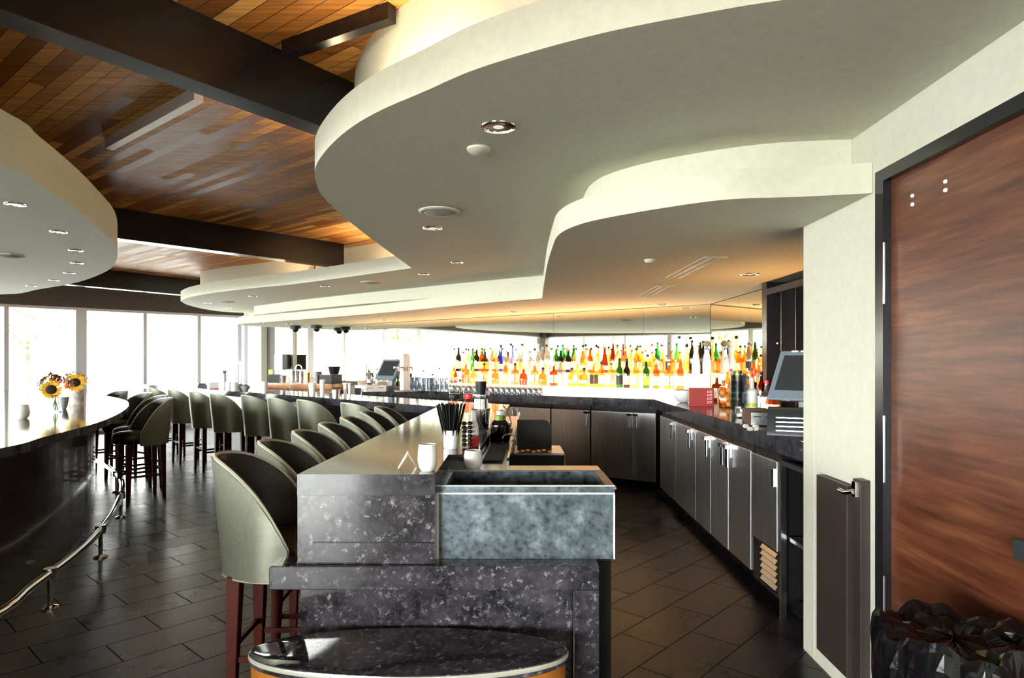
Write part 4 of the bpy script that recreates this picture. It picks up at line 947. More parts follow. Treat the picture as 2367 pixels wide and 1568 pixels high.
# ---------------------------------------------------------------- right back counter items
p = P(1580, 931, 1.0); t = thing('mixing_bowl', 'round steel mixing bowl left of the red box', 'bowl', (p.x+0.0, p.y, 1.0), 0, None, absolute=False)
MB().lathe([(0, 0), (0.035, 0), (0.062, 0.012), (0.088, 0.045), (0.10, 0.09), (0.101, 0.125), (0.098, 0.125), (0.097, 0.09), (0.085, 0.048), (0.06, 0.018), (0, 0.010)], (0,0,0), 28).build('bowl_body', M['brightsteel'], t)
MB().lathe([(0.099, 0.121), (0.103, 0.125), (0.099, 0.129), (0.096, 0.125)], (0,0,0), 28).build('bowl_rim', M['chrome'], t)
t = thing('red_box', 'glossy red box with white writing on its side', 'box', (1.735, 5.93, 1.0), math.radians(-14), None, absolute=False)
MB().box(-0.115, 0.10, -0.09, 0.09, 0, 0.165).build('box_body', M['red'], t, bevel=0.003)
m = MB(); random.seed(3)
for q in range(4):
    z = 0.030 + q*0.032; h = 0.020
    x = 0.045
    m.box(x, x+0.004, -0.0912, -0.0902, z, z+h); m.box(x+0.012, x+0.016, -0.0912, -0.0902, z, z+h); m.box(x+0.022, x+0.040, -0.0912, -0.0902, z+h-0.004, z+h); m.box(x+0.028, x+0.033, -0.0912, -0.0902, z, z+h*0.7)
m.build('white_lettering', M['whitepl'], t)
MB().box(-0.1158, -0.1151, -0.08, 0.08, 0.01, 0.155).build('side_panel', mat('rose_panel', (0.5, 0.15, 0.12), 0.3), t)
t = thing('orange_jar', 'glass jar packed with orange slices behind the red box', 'jar', (1.885, 5.72, 1.0), 0, None, absolute=False)
MB().lathe([(0,0), (0.06,0), (0.065,0.02), (0.068,0.14), (0.05,0.17), (0.05,0.19)], (0,0,0), 20).build('jar_glass', M['clearglass'], t)
for q in range(6):
    MB().sphere((0.028*math.cos(q*2.4), 0.028*math.sin(q*2.4), 0.035+0.024*q), 0.029, 10).build('orange_slice', M['orange'], t)
p0 = P(1703, 945, 1.0)
cpm = None
for i in range(3):
    for j in range(5):
        l = 'clear stacking tumbler beside the red box, %s stack, %s from bottom' % (['left', 'middle', 'right'][i], ORD[j+1])
        loc = ((1.87, 1.945, 1.90)[i], (5.47, 5.47, 5.385)[i], 1.0 + j*0.052)
        if cpm is None: cpm = MB().lathe([(0, 0), (0.026, 0), (0.035, 0.085), (0.033, 0.085), (0.024, 0.006), (0, 0.006)], (0,0,0), 12, smooth=False).build('stacking_tumbler', M['cutglass'], None, (0,0,0)); o = cpm
        else: o = cpm.copy(); C.objects.link(o)
        o.location = loc; tag(o, l, 'glass', 'clear stacking tumblers')
p = P(1712, 966, 1.0); t = thing('votive_glass', 'small frosted votive glass on the right counter edge', 'candle holder', (p.x, p.y, 1.0), 0, None, absolute=False)
MB().lathe([(0,0), (0.030,0), (0.038,0.03), (0.036,0.08), (0.033,0.08), (0.034,0.03), (0,0.008)], (0,0,0), 16).build('glass_cup', M['clearglass'], t)
MB().lathe([(0,0.009), (0.028,0.009), (0.03,0.035), (0,0.037)], (0,0,0), 14).build('candle', M['white'], t)
p = P(1738, 948, 1.0); t = thing('pump_bottle', 'white squeeze bottle with slim neck on the right counter', 'bottle', (p.x, p.y, 1.0), 0, None, absolute=False)
MB().lathe([(0,0), (0.045,0), (0.048,0.01), (0.048,0.16), (0.018,0.185), (0.014,0.27), (0,0.272)], (0,0,0), 18).build('bottle_body', M['white'], t)
MB().lathe([(0.0485,0.03), (0.0485,0.06)], (0,0,0), 18).build('colour_band', M['lime'], t)
for (u, v, c, l) in ((1755, 962, 'lime', 'pile of lime wedges before the white squeeze bottle'), (1743, 1003, 'bark', 'small crumpled paper wad on the counter edge')):
    p = P(u, v-4, 1.0); t = thing('garnish_tray' if c == 'lime' else 'paper_wad', l, 'garnish' if c == 'lime' else 'paper', (p.x+0.02, p.y+0.03, 1.0), 0, None, absolute=False)
    for q in range(6):
        MB().sphere((0.022*math.cos(q*1.9)*(q%3), 0.02*math.sin(q*1.7)*(q%3), 0.016 + 0.012*(q//3)), 0.017, 8, sx=1.2, sz=0.8).build('wedge' if c == 'lime' else 'crumple', M[c], t)

# ---------------------------------------------------------------- near bar items
def cup(x, y, z, h, r, label, cat='cup', name='white_cup', m='white'):
    t = thing(name, label, cat, (x, y, z), 0, None, absolute=False)
    MB().lathe([(0, 0), (r*0.62, 0), (r*0.85, h*0.12), (r, h*0.38), (r*0.97, h*0.7), (r*0.86, h), (r*0.80, h), (r*0.9, h*0.7), (r*0.9, h*0.4), (0, h*0.15)], (0,0,0), 24).build('cup_body', M[m], t)
    MB().lathe([(0, h*0.6), (r*0.6, h*0.6)], (0,0,0), 16).build('candle_wax', M['white'], t)
    return t
cup(-0.312, 2.40, 1.0, 0.098, 0.037, 'tall white ceramic candle cup at the near bar end')
cup(-0.165, 2.755, 0.952, 0.075, 0.040, 'squat white candle cup behind the metal bin rim')
t = thing('straw_holder', 'white holder stuffed with black straws', 'straw holder', (-0.285, 3.02, 1.0), 0, None, absolute=False)
MB().lathe([(0, 0), (0.030, 0), (0.034, 0.012), (0.034, 0.085), (0.031, 0.085), (0.031, 0.015), (0, 0.012)], (0,0,0), 20).build('holder_cup', M['white'], t)
for i in range(46):
    r = 0.024*math.sqrt((i+0.5)/46); a = i*2.39996; b = Vector((r*math.cos(a), r*math.sin(a), 0.016))
    e = Vector((b.x*3.0, b.y*2.2, 0.205 + random.uniform(-0.006, 0.006)))
    MB().tube([b, e], 0.0036, 5).build('straw', M['rubber'], t)
t = thing('menu_stand', 'small folded steel menu stand on the near bar top', 'menu stand', (-0.345, 2.50, 1.0), math.radians(12), None, absolute=False)
t.location = (-0.395, 2.46, 1.0)
m = MB()
for sg in (-1, 1):
    m.add([(sg*0.036, -0.022, 0.0), (sg*0.036, 0.022, 0.0), (0.0, 0.022, 0.06), (0.0, -0.022, 0.06), (sg*0.036-sg*0.004, -0.022, 0.0), (sg*0.036-sg*0.004, 0.022, 0.0), (-sg*0.003, 0.022, 0.057), (-sg*0.003, -0.022, 0.057)],
          [(0,1,2,3), (7,6,5,4), (0,4,5,1), (1,5,6,2), (2,6,7,3), (3,7,4,0)])
m.build('stand_body', M['steel'], t)
def juice(x, y, z, col, label):
    t = thing('juice_carafe', label, 'carafe', (x, y, z), 0, 'juice carafes at the drink rail', absolute=False)
    MB().lathe([(0, 0), (0.038, 0), (0.040, 0.01), (0.040, 0.13), (0.024, 0.165), (0.020, 0.18)], (0,0,0), 18).build('carafe_body', M['clearglass'], t)
    MB().lathe([(0, 0.012), (0.035, 0.012), (0.035, 0.10), (0, 0.10)], (0,0,0), 16).build('juice', M['juicebody'], t)
    MB().lathe([(0.0, 0.18), (0.030, 0.18), (0.032, 0.19), (0.032, 0.205), (0.028, 0.21), (0.0, 0.21)], (0,0,0), 18).build('collar', col, t)
    MB().lathe([(0.0, 0.21), (0.033, 0.212), (0.030, 0.235), (0.015, 0.262), (0.012, 0.31), (0.0, 0.311)], (0,0,0), 18).build('pour_spout', M['clearglass'], t)
M['juicebody'] = mat('pale_citrus_juice', (0.75, 0.62, 0.30), 0.4, noise=0.2, nscale=30)
juice(-0.345, 3.90, 1.0, M['black'], 'pourer bottle with black collar, leftmost of three on rail'); juice(-0.262, 3.92, 1.0, CAP['red'], 'pourer bottle with bright red collar, middle of three on rail'); juice(-0.175, 4.00, 1.0, mat('maroon', (0.2, 0.01, 0.03), 0.3), 'pourer bottle with maroon collar, rightmost of three on rail')
t = thing('cocktail_shaker', 'steel cocktail tins stacked with a black tin on top', 'cocktail shaker', (-0.180, 3.75, 1.0), 0, None, absolute=False)
MB().lathe([(0, 0), (0.037, 0), (0.042, 0.01), (0.055, 0.13), (0.055, 0.135), (0.040, 0.135), (0.038, 0.19), (0, 0.19)], (0,0,0), 26).build('lower_tin', M['chrome'], t)
MB().lathe([(0, 0.19), (0.048, 0.19), (0.050, 0.195), (0.050, 0.215), (0, 0.215)], (0,0,0), 26).build('rim_band', M['steel'], t)
MB().lathe([(0, 0.215), (0.026, 0.215), (0.032, 0.27), (0.033, 0.29), (0, 0.29)], (0,0,0), 22).build('black_tin', M['black'], t)
t = thing('bar_caddy', 'black ribbed caddy of bottle pourers beside the straws', 'caddy', (-0.212, 3.05, 1.0), 0, None, absolute=False)
for i in range(2):
    for j in range(6): MB().sphere((-0.012 + 0.026*i, 0.008*i, 0.013 + 0.020*j), 0.013, 10, sz=0.75).build('pourer', M['black'], t)
t = thing('squeeze_bottle', 'slanted white bottle with red base by the rail edge', 'bottle', (-0.185, 3.12, 1.0), 0, None, absolute=False)
MB().lathe([(0, 0), (0.024, 0), (0.026, 0.005), (0.026, 0.05)], (0,0,0), 16).build('red_base', CAP['red'], t)
MB().lathe([(0.026, 0.05), (0.024, 0.09), (0.014, 0.12), (0.012, 0.17), (0, 0.172)], (0,0,0), 16).build('bottle_body', M['white'], t)
t = thing('hand_strainer', 'steel strainer bowl and ladle hanging at the rail', 'strainer', (-0.055, 3.95, 0.963), 0, None, absolute=False)
MB().lathe([(0, 0), (0.03, 0.005), (0.05, 0.04), (0.055, 0.07), (0.052, 0.07), (0.047, 0.04), (0, 0.008)], (0,0,0), 20).build('strainer_bowl', M['steel'], t)
MB().lathe([(0, 0.07), (0.022, 0.075), (0.032, 0.11), (0.030, 0.14), (0, 0.15)], (-0.01,0.02,0), 18).build('white_top', M['white'], t)
MB().tube([(0.05, 0, 0.07), (0.03, 0.02, 0.14), (0.0, 0.03, 0.17)], 0.005, 6).build('strainer_handle', M['chrome'], t)
# ice station behind the near bar
t = thing('ice_station', 'low black ice station with bright steel tray on top', 'ice station', (0.11, 3.7, 0))
MB().box(-0.06, 0.282, 3.54, 3.86, 0.0, 0.893).build('station_body', M['black'], t)
MB().box(0.005, 0.286, 3.536, 3.864, 0.8935, 0.905).build('station_tray', M['steel'], t)
MB().box(-0.06, 0.003, 3.536, 3.864, 0.8935, 0.9385).build('splash_block', M['darkpanel'], t)
MB().box(0.284, 0.289, 3.53, 3.535, 0.74, 0.90).build('tray_leg', M['chrome'], t)
m = MB()
for i in range(7): m.box(0.02+i*0.03, 0.04+i*0.03, 3.60 + 0.03*(i % 3), 3.72, 0.9055, 0.910)
m.build('orange_cutting_mat', M['copper'], t)
t = thing('bar_blender', 'black rounded machine back with glass jar beside it', 'blender', (0.03, 3.72, 0.941), 0, None, absolute=False)
m = MB(); q = [(-0.10, 0.0), (0.10, 0.0)] + [(0.10 - 0.05*(1-math.cos(a)), 0.11 + 0.05*math.sin(a)) for a in [PI/2*k/6 for k in range(7)]] + [(-0.10, 0.16)]
m.add([(x, 0.0, z) for x, z in q] + [(x, 0.05, z) for x, z in q], [list(range(len(q))), list(range(2*len(q)-1, len(q)-1, -1))] + [(i, i+len(q), (i+1) % len(q)+len(q), (i+1) % len(q)) for i in range(len(q))])
t.location = (0.130, 3.76, 0.906); m.build('machine_back', M['black'], t)
t = thing('lidded_jar', 'dark glass jar with lime green lid on the ice station', 'jar', (-0.068, 3.62, 0.953), 0, None, absolute=False)
MB().lathe([(0, 0), (0.05, 0), (0.055, 0.01), (0.055, 0.10), (0.035, 0.125)], (0,0,0), 22).build('jar_glass', BC['dark'], t)
MB().lathe([(0, 0.125), (0.030, 0.125), (0.030, 0.150), (0, 0.152)], (0,0,0), 20).build('jar_lid', mat('olive_lid', (0.16, 0.24, 0.02), 0.4), t)
MB().tube([(0.055, 0, 0.03), (0.075, 0, 0.05), (0.075, 0, 0.085), (0.055, 0, 0.10)], 0.004, 6).build('jar_handle', M['clearglass'], t)
t = thing('gooseneck_tap', 'small chrome gooseneck tap at the ice station', 'tap', (-0.052, 3.555, 0.9525), 0, None, absolute=False)
MB().tube([(0, 0, 0)] + [(0.035 - 0.035*math.cos(a), 0.0, 0.025 + 0.03*math.sin(a)) for a in [PI*k/8 for k in range(9)]], 0.004, 7).build('spout', M['chrome'], t)
MB().lathe([(0, 0), (0.009, 0), (0.007, 0.01), (0, 0.01)], (0,0,0), 12).build('tap_base', M['chrome'], t)

# ---------------------------------------------------------------- far wing items and back-left work table
def simple(name, label, cat, loc, parts, rz=0, group=None):
    t = thing(name, label, cat, loc, rz, group, absolute=False)
    for nm, mb, m in parts: mb.build(nm, m, t)
    return t
def whitecup(u, v, h, r, label):
    p = P(u, v, 1.0)
    simple('paper_cup', label, 'cup', (p.x, p.y, 1.0), [('cup_wall', MB().lathe([(0, 0), (r*0.75, 0), (r, h), (r*0.95, h), (r*0.7, 0.01)], (0,0,0), 20), M['white']), ('rim', MB().lathe([(r*0.97, h-0.006), (r*1.06, h-0.003), (r*0.97, h+0.001)], (0,0,0), 20), M['white'])], group='white cups on the far wing')
whitecup(611, 911, 0.16, 0.042, 'white cup on the far wing beside green-tagged box'); whitecup(722, 917, 0.16, 0.044, 'white cup left of the upright white flask on the far wing')
whitecup(745, 919, 0.20, 0.030, 'narrow white flask with blue shadow on the far wing'); whitecup(798, 921, 0.17, 0.022, 'slim white candle tube near the inside bar corner'); whitecup(808, 922, 0.17, 0.018, 'slimmest white tube by the inside bar corner')
p = P(777, 922, 1.0); simple('steel_tumbler', 'short stainless tumbler on the far wing top', 'tumbler', (p.x, p.y, 1.0), [('tumbler_wall', MB().lathe([(0, 0), (0.043, 0), (0.045, 0.10), (0.042, 0.10), (0.04, 0.01)], (0,0,0), 22), M['steel']), ('rim', MB().lathe([(0.044, 0.098), (0.047, 0.101), (0.044, 0.104), (0.041, 0.101)], (0,0,0), 22), M['chrome'])])
for i, (u, v, l) in enumerate([(563, 905, 'small blue-grey bowl on the far wing, left one'), (569, 907, '')][:1] + [(552, 904, 'small dark blue bowl beside the blue-grey one')]):
    p = P(u+4, v, 1.0); simple('small_bowl', l, 'bowl', (p.x, p.y, 1.0), [('bowl_body', MB().lathe([(0, 0), (0.03, 0), (0.065, 0.07), (0.061, 0.07), (0.026, 0.008), (0, 0.008)], (0,0,0), 20), M['alu']), ('garnish', MB().sphere((0, 0, 0.07), 0.045, 10, sz=0.6), M['greydev'])])
p = P(519, 903, 1.0); simple('pepper_mill', 'tall grey pepper mill on the far wing', 'pepper mill', (p.x, p.y, 1.0), [('mill_body', MB().lathe([(0, 0), (0.028, 0), (0.022, 0.10), (0.026, 0.22), (0.02, 0.24)], (0,0,0), 18), M['alu']), ('mill_cap', MB().lathe([(0.02, 0.24), (0.03, 0.26), (0.024, 0.285), (0, 0.29)], (0,0,0), 18), M['greydev'])])
for i, (u, v, l) in enumerate([(529, 904, 'white utensil crock with spoons, left of its pair'), (542, 905, 'white utensil crock with black spoons, right of its pair')]):
    p = P(u, v, 1.0); t = simple('utensil_crock', l, 'crock', (p.x, p.y, 1.0), [('crock_body', MB().lathe([(0, 0), (0.045, 0), (0.047, 0.125), (0.043, 0.125), (0.04, 0.01)], (0,0,0), 20), M['white'])])
    for q in range(3): MB().tube([(0.01*q-0.01, 0, 0.02), (0.03*q-0.04, 0.01*q, 0.20)], 0.005, 6).build('spoon', M['greydev'], t)
p = P(466, 897, 1.0); simple('coaster_caddy', 'dark blue coaster caddy near the far wing end', 'caddy', (p.x, p.y, 1.0), [('caddy_tray', MB().box(-0.07, 0.07, -0.05, 0.05, 0, 0.05), M['greydev']), ('coasters', MB().box(-0.05, 0.05, -0.04, 0.04, 0.0505, 0.075), M['screen'])], rz=0.7)
p = P(492, 900, 1.0); simple('menu_stack', 'white menus with a dark red spine on the far wing', 'menus', (p.x, p.y, 1.0), [('menu_pages', MB().box(-0.06, 0.06, -0.09, 0.09, 0.0125, 0.10), M['whitepl']), ('red_spine', MB().box(-0.061, 0.061, -0.091, 0.091, 0, 0.012), CAP['red'])], rz=0.6)
p = P(503, 898, 1.0); simple('framed_sign', 'open grey framed stand at the far wing window end', 'stand', (p.x-0.0, p.y+0.4, 1.0), [('frame_legs', MB().box(-0.19, -0.16, -0.01, 0.01, 0, 0.38).box(0.16, 0.19, -0.01, 0.01, 0, 0.38), M['alu']), ('frame_top', MB().box(-0.19, 0.19, -0.012, 0.012, 0.3805, 0.42), M['alu'])], rz=0.1)
# work table in the back-left corner
def wt(u, Y): return PY(u, Y)
wtb = thing('service_table', 'wood-trimmed service table below the paper towel dispenser', 'table', (-3.7, 10.9, 0))
q0, q1 = Vector((-4.15, 10.95)), Vector((-2.86, 10.27)); 
MB().seg(q0, q1, 0.0, 0.42, 1.03, 1.055).build('table_top', M['copperwood'], wtb); MB().seg(q0, q1, 0.02, 0.40, 0.94, 1.0295).build('apron', M['copperwood'], wtb); MB().seg(q0, q1, 0.03, 0.38, 0.0, 0.9395).build('cabinet_base', M['steel'], wtb)
qd = (q1 - q0).normalized(); qn = Vector((-qd.y, qd.x))
def onwt(u, o):
    a = q0 + qn*o; r = (u-CX)/F; k = (a.x - r*a.y)/(r*qd.y - qd.x); p = a + qd*k; return (p.x, p.y, 1.0555)
def tin(u, o, h, r, nm, label, m, m2=None, cat='tin'):
    simple(nm, label, cat, onwt(u, o), [('tin_body', MB().lathe([(0, 0), (r*0.72, 0), (r, h), (r*0.95, h), (r*0.68, 0.01)], (0,0,0), 20), m), ('tin_rim', MB().lathe([(r*0.98, h-0.004), (r*1.04, h), (r*0.98, h+0.003)], (0,0,0), 20), m2 or M['chrome'])])
tin(678, 0.10, 0.20, 0.034, 'shaker_tin', 'steel shaker tin, leftmost of three on the service table', M['chrome']); tin(688, 0.16, 0.20, 0.034, 'shaker_tin', 'steel shaker tin, middle of three on the service table', M['chrome']); tin(698, 0.10, 0.20, 0.034, 'shaker_tin', 'steel shaker tin, rightmost of three on the service table', M['chrome'])
tin(712, 0.14, 0.17, 0.040, 'copper_mug', 'hammered copper mug right of the shaker tins', M['copper'], cat='mug'); tin(734, 0.14, 0.19, 0.078, 'ice_bucket', 'stainless ice bucket right of the copper mug', M['steel'], cat='ice bucket')
tin(655, 0.12, 0.12, 0.05, 'steel_cup', 'short steel cup beside the black box on the service table', M['steel'], cat='cup')
simple('black_storage_box', 'black box with a lime tag at the service table end', 'box', onwt(632, 0.15), [('box_body', MB().box(-0.08, 0.13, -0.07, 0.07, 0, 0.14), M['black']), ('lime_tag', MB().box(-0.075, -0.02, -0.03, 0.03, 0.1405, 0.22), M['lime'])])
simple('glass_jug', 'clear glass jug on the service table behind the steel cup', 'jug', onwt(664, 0.28), [('jug_body', MB().lathe([(0,0), (0.06,0), (0.065,0.10), (0.04,0.16), (0.045,0.22)], (0,0,0), 18), M['clearglass']), ('jug_water', MB().lathe([(0,0.006), (0.055,0.006), (0.06,0.09), (0,0.09)], (0,0,0), 18), M['clearglass'])])
simple('storage_crate', 'large black crate at the right end of the service table', 'crate', onwt(757, 0.20), [('crate_body', MB().box(-0.04, 0.22, -0.14, 0.10, 0.0, 0.14), M['black']), ('crate_lid', MB().box(-0.05, 0.23, -0.15, 0.11, 0.1405, 0.15), M['frame'])], rz=-0.5)
simple('black_planter', 'black pot standing on the large black crate', 'pot', tuple(Vector(onwt(776, 0.20)) + Vector((-0.03, 0.02, 0.151))), [('pot_wall', MB().lathe([(0, 0), (0.07, 0), (0.10, 0.13), (0.095, 0.13), (0.065, 0.01)], (0,0,0), 20), M['black']), ('soil', MB().lathe([(0, 0.11), (0.09, 0.11)], (0,0,0), 20), M['rubber'])])
# paper towel dispenser on the cream pier, and tap
pa = fu(654); pd = Vector((0.64, -0.77)); pn = Vector((-0.77, -0.64))
pc = PY(653, 12.4)
t = simple('towel_dispenser', 'white and black paper towel dispenser beside the pier', 'dispenser', (pc.x, pc.y, 1.22), [('white_cover', MB().box(-0.11, 0.04, -0.12, 0.10, 0.03, 0.33), M['whitepl']), ('black_side', MB().box(0.0405, 0.13, -0.12, 0.10, 0.05, 0.33), M['black']), ('wall_bracket', MB().box(-0.08, 0.10, 0.101, 0.16, 0.1, 0.3), M['alu'])])
ps = onwt(683, 0.37)
simple('faucet', 'tall chrome gooseneck faucet behind the service table', 'faucet', ps, [('faucet_neck', MB().tube([(0, 0, 0), (0, 0, 0.24)] + [(0.055 - 0.055*math.cos(a), 0, 0.24 + 0.06*math.sin(a)) for a in [PI*k/8 for k in range(1, 9)]], 0.011, 8), M['chrome']), ('faucet_base', MB().lathe([(0, 0), (0.03, 0), (0.02, 0.03), (0, 0.03)], (0,0,0), 14), M['chrome'])])
# beer tower
p = PY(936, 8.95); t = thing('beer_tower', 'white and steel beer tower with chrome taps', 'beer tower', (p.x, p.y, 1.0), math.radians(40), None, absolute=False)
MB().box(-0.055, 0.055, -0.05, 0.05, 0, 0.50).build('tower_column', M['whitepl'], t, bevel=0.006)
MB().box(-0.062, 0.062, -0.057, 0.057, 0.5005, 0.52).build('tower_cap', M['chrome'], t)
for i in range(4):
    z = 0.33; y = -0.055; x = -0.14 + i*0.07
    MB().tube([(x, 0.0, z), (x, -0.07, z), (x, -0.085, z-0.05)], 0.010, 7).build('tap', M['chrome'], t)
MB().box(-0.17, 0.12, -0.012, 0.012, 0.318, 0.342).build('tap_rail', M['chrome'], t)
MB().box(-0.20, 0.10, -0.16, -0.06, 0.0, 0.022).build('drip_tray', M['steel'], t)
# coaster stack and bottles left of the terminal
p = PY(851, 9.75); simple('wooden_coaster_stack', 'stack of brown coasters at the left end of the back counter', 'coasters', (p.x, p.y, 1.0), [('coaster_' + 'pile', MB().lathe([(0, 0), (0.06, 0), (0.06, 0.08), (0, 0.08)], (0,0,0), 16), M['copperwood']), ('top_coaster', MB().lathe([(0, 0.0805), (0.06, 0.0805), (0.06, 0.09), (0, 0.09)], (0,0,0), 16), M['black'])])
for i, (u, Y) in enumerate(((853, 10.2), (862, 10.05), (872, 9.95), (919, 9.72), (927, 9.60))):
    p = PY(u, Y); bottle(['round','squat','slim','slim','wine'][i], ['clear','clear','clear','dark','green'][i], 'black', 'white' if i < 3 else None, (p.x, p.y, 1.0), ['clear mixer bottle leftmost behind the coaster stack', 'squat clear mixer bottle behind the coaster stack', 'slim clear mixer bottle touching the left terminal', 'dark bitters bottle between terminal and beer tower', 'green bottle against the beer tower'][i], 'mixer bottles on the back counter', 0.9)

# ---------------------------------------------------------------- island counter items
def petal_ring(m, c, nrm, r0, r1, n, w, lift=0.0, jit=0.1):
    nrm = Vector(nrm).normalized(); a = nrm.cross(Vector((0, 0, 1))).normalized(); b = nrm.cross(a)
    for i in range(n):
        q = 2*PI*i/n + random.uniform(-jit, jit); d = a*math.cos(q) + b*math.sin(q); e = nrm.cross(d)
        L = r1 * random.uniform(0.9, 1.08); cc = Vector(c)
        p = [cc + d*r0 - e*w*0.6, cc + d*r0 + e*w*0.6, cc + d*(r0+(L-r0)*0.55) + e*w + nrm*lift, cc + d*L + nrm*lift*0.3, cc + d*(r0+(L-r0)*0.55) - e*w + nrm*lift]
        m.add(p, [(0, 1, 2, 3, 4)])
def sunflower(t, c, nrm, R):
    m = MB(); petal_ring(m, c, nrm, R*0.42, R, 17, R*0.13, 0.004); petal_ring(m, Vector(c) - Vector(nrm)*0.004, nrm, R*0.42, R*0.95, 15, R*0.13, -0.002)
    m.build('sunflower_petals', M['petal'], t)
    nv = Vector(nrm).normalized(); m = MB(); m.sphere(Vector(c) + nv*0.002, R*0.46, 16, sz=1.0)
    for i, v in enumerate(m.v):
        dd = v - Vector(c); h = dd.dot(nv); m.v[i] = v - nv*h*0.65
    m.build('seed_head', M['seedhead'], t)
def bouquet(t, c, R, cols, n):
    for nm, mt, k in cols:
        m = MB()
        for i in range(k):
            if nm != 'foliage': m = MB()
            a = random.uniform(0, 2*PI); e = random.uniform(-0.2, 1.1); rr = R*random.uniform(0.65, 1.05)
            p = Vector(c) + Vector((math.cos(a)*math.cos(e)*rr, math.sin(a)*math.cos(e)*rr, math.sin(e)*rr*0.9)); tc_ = Vector((-c[0], -c[1], 0)).normalized()
            if (p - Vector(c)).dot(tc_) > 0.2*R: p -= tc_ * (2*(p - Vector(c)).dot(tc_))
            nv = (p - Vector(c)).normalized(); petal_ring(m, p, nv, 0.003, 0.026 if nm != 'foliage' else 0.035, 6 if nm != 'foliage' else 3, 0.008, 0.006, 0.4)
            if nm != 'foliage': m.build(nm, mt, t)
        if nm == 'foliage': m.build(nm, mt, t)
tocam = lambda x, y: Vector((-x, -y, 0)).normalized()
# glass vase with sunflower and coral flowers
vx, vy = -3.675, 5.22
t = thing('flower_vase', 'clear glass vase with sunflower, coral and plum flowers', 'vase of flowers', (vx, vy, 1.0))
MB().lathe([(0, 0), (0.045, 0), (0.048, 0.01), (0.034, 0.07), (0.030, 0.11), (0.04, 0.14), (0.037, 0.14), (0.027, 0.11), (0.03, 0.07), (0, 0.01)], (vx, vy, 1.0), 20).build('vase_glass', M['clearglass'], t)
m = MB()
for i in range(6): a = i*1.05; m.tube([(vx+0.02*math.cos(a), vy+0.02*math.sin(a), 1.012), (vx-0.012*math.cos(a), vy-0.012*math.sin(a), 1.17)], 0.0035, 5)
m.build('stems', M['leaf'], t)
bouquet(t, (vx-0.035, vy+0.050, 1.215), 0.125, [('coral_blossom', M['pink'], 16), ('plum_blossom', M['plum'], 10), ('foliage', M['leaf'], 12), ('small_yellow_blossom', M['petal'], 6)], 0)
sunflower(t, (vx-0.012, vy-0.03, 1.182), tocam(vx, vy) + Vector((0, 0, 0.15)), 0.082)
# birch vase
vx, vy = -4.10, 6.10
t = thing('flower_vase', 'white birch-bark vase holding a big sunflower', 'vase of flowers', (vx, vy, 1.0))
MB().lathe([(0, 0), (0.066, 0), (0.066, 0.145), (0.058, 0.145), (0.058, 0.02), (0, 0.02)], (vx, vy, 1.0), 24).build('birch_vase', M['bark'], t)
bouquet(t, (vx-0.02, vy+0.03, 1.205), 0.115, [('foliage', M['leaf'], 22), ('small_yellow_blossom', M['petal'], 14), ('orange_blossom', M['orange'], 5)], 0)
sunflower(t, (vx+0.045, vy-0.075, 1.212), tocam(vx, vy) + Vector((0, 0, 0.1)), 0.088)
p = P(50, 968, 1.0); cup(p.x, p.y, 1.0, 0.10, 0.050, 'white ceramic candle cup on the island counter, left of flowers')
p = P(146, 946, 1.0); simple('tabletop_pitcher', 'slanted grey-white pitcher between the two flower vases', 'pitcher', (p.x, p.y, 1.0), [('pitcher_body', MB().lathe([(0, 0), (0.022, 0), (0.03, 0.02), (0.045, 0.10), (0.041, 0.10), (0.02, 0.01)], (0,0,0), 18), M['alu']), ('pitcher_lip', MB().lathe([(0.042, 0.098), (0.048, 0.102), (0.042, 0.104)], (0,0,0), 18), M['white'])])

# ================================================================ OUTSIDE
g = MB(); g.prism([(-6.35, 15.25), (-17.5, 3.95), (-4.0, -9.6), (-4, -60), (-70, -60), (-70, 60), (20, 60), (20, 15.25)], -0.06, -0.02)
o = g.build('ground', M['patio'], None, (0, 0, 0)); o['kind'] = 'structure'; tag(o, 'pale sunlit patio ground outside the windows', 'ground'); o['kind'] = 'structure'; del o['category']
def tree(x, y, h, cr, nl, label, leafm, trunk=0.12, clear_=1.6):
    t = thing('patio_tree', label, 'tree', (x, y, -0.02), 0, 'trees outside the windows')
    m = MB(); m.tube([(x, y, -0.02), (x+0.05, y, clear_*0.6), (x-0.03, y+0.05, clear_), (x+0.05, y, h*0.75)], trunk, 8, trunk*0.35)
    for i in range(9):
        a = i*2.4; z = clear_ + (h-clear_)*0.08*i; m.tube([(x, y, z), (x+math.cos(a)*cr*0.5, y+math.sin(a)*cr*0.5, z+cr*0.35), (x+math.cos(a)*cr*0.85, y+math.sin(a)*cr*0.85, z+cr*0.4)], trunk*0.35, 5, 0.01)
    m.build('trunk', M['treebark'], t)
    m = MB(); cz = (clear_ + h)/2 + 0.1
    for i in range(nl):
        while True:
            q = Vector((random.uniform(-1, 1), random.uniform(-1, 1), random.uniform(-1, 1)))
            if q.length < 1 and q.length > 0.25: break
        p = Vector((x, y, cz)) + Vector((q.x*cr, q.y*cr, q.z*(h-clear_)*0.55)); n_ = Vector((random.gauss(0, 1), random.gauss(0, 1), random.gauss(0, 1))).normalized()
        a = n_.orthogonal().normalized()*0.075; b = n_.cross(a)*0.5
        m.add([p-a, p-b, p+a, p+b], [(0, 1, 2, 3)])
    m.build('leaves', leafm, t)
pl = mat('sunlit_leaf', (0.42, 0.50, 0.16), 0.6, noise=0.3, nscale=30)
tree(*PY(62, 20.0)[:2], 3.9, 1.5, 1500, 'slender tree seen through the leftmost window', pl, 0.13, 1.4)
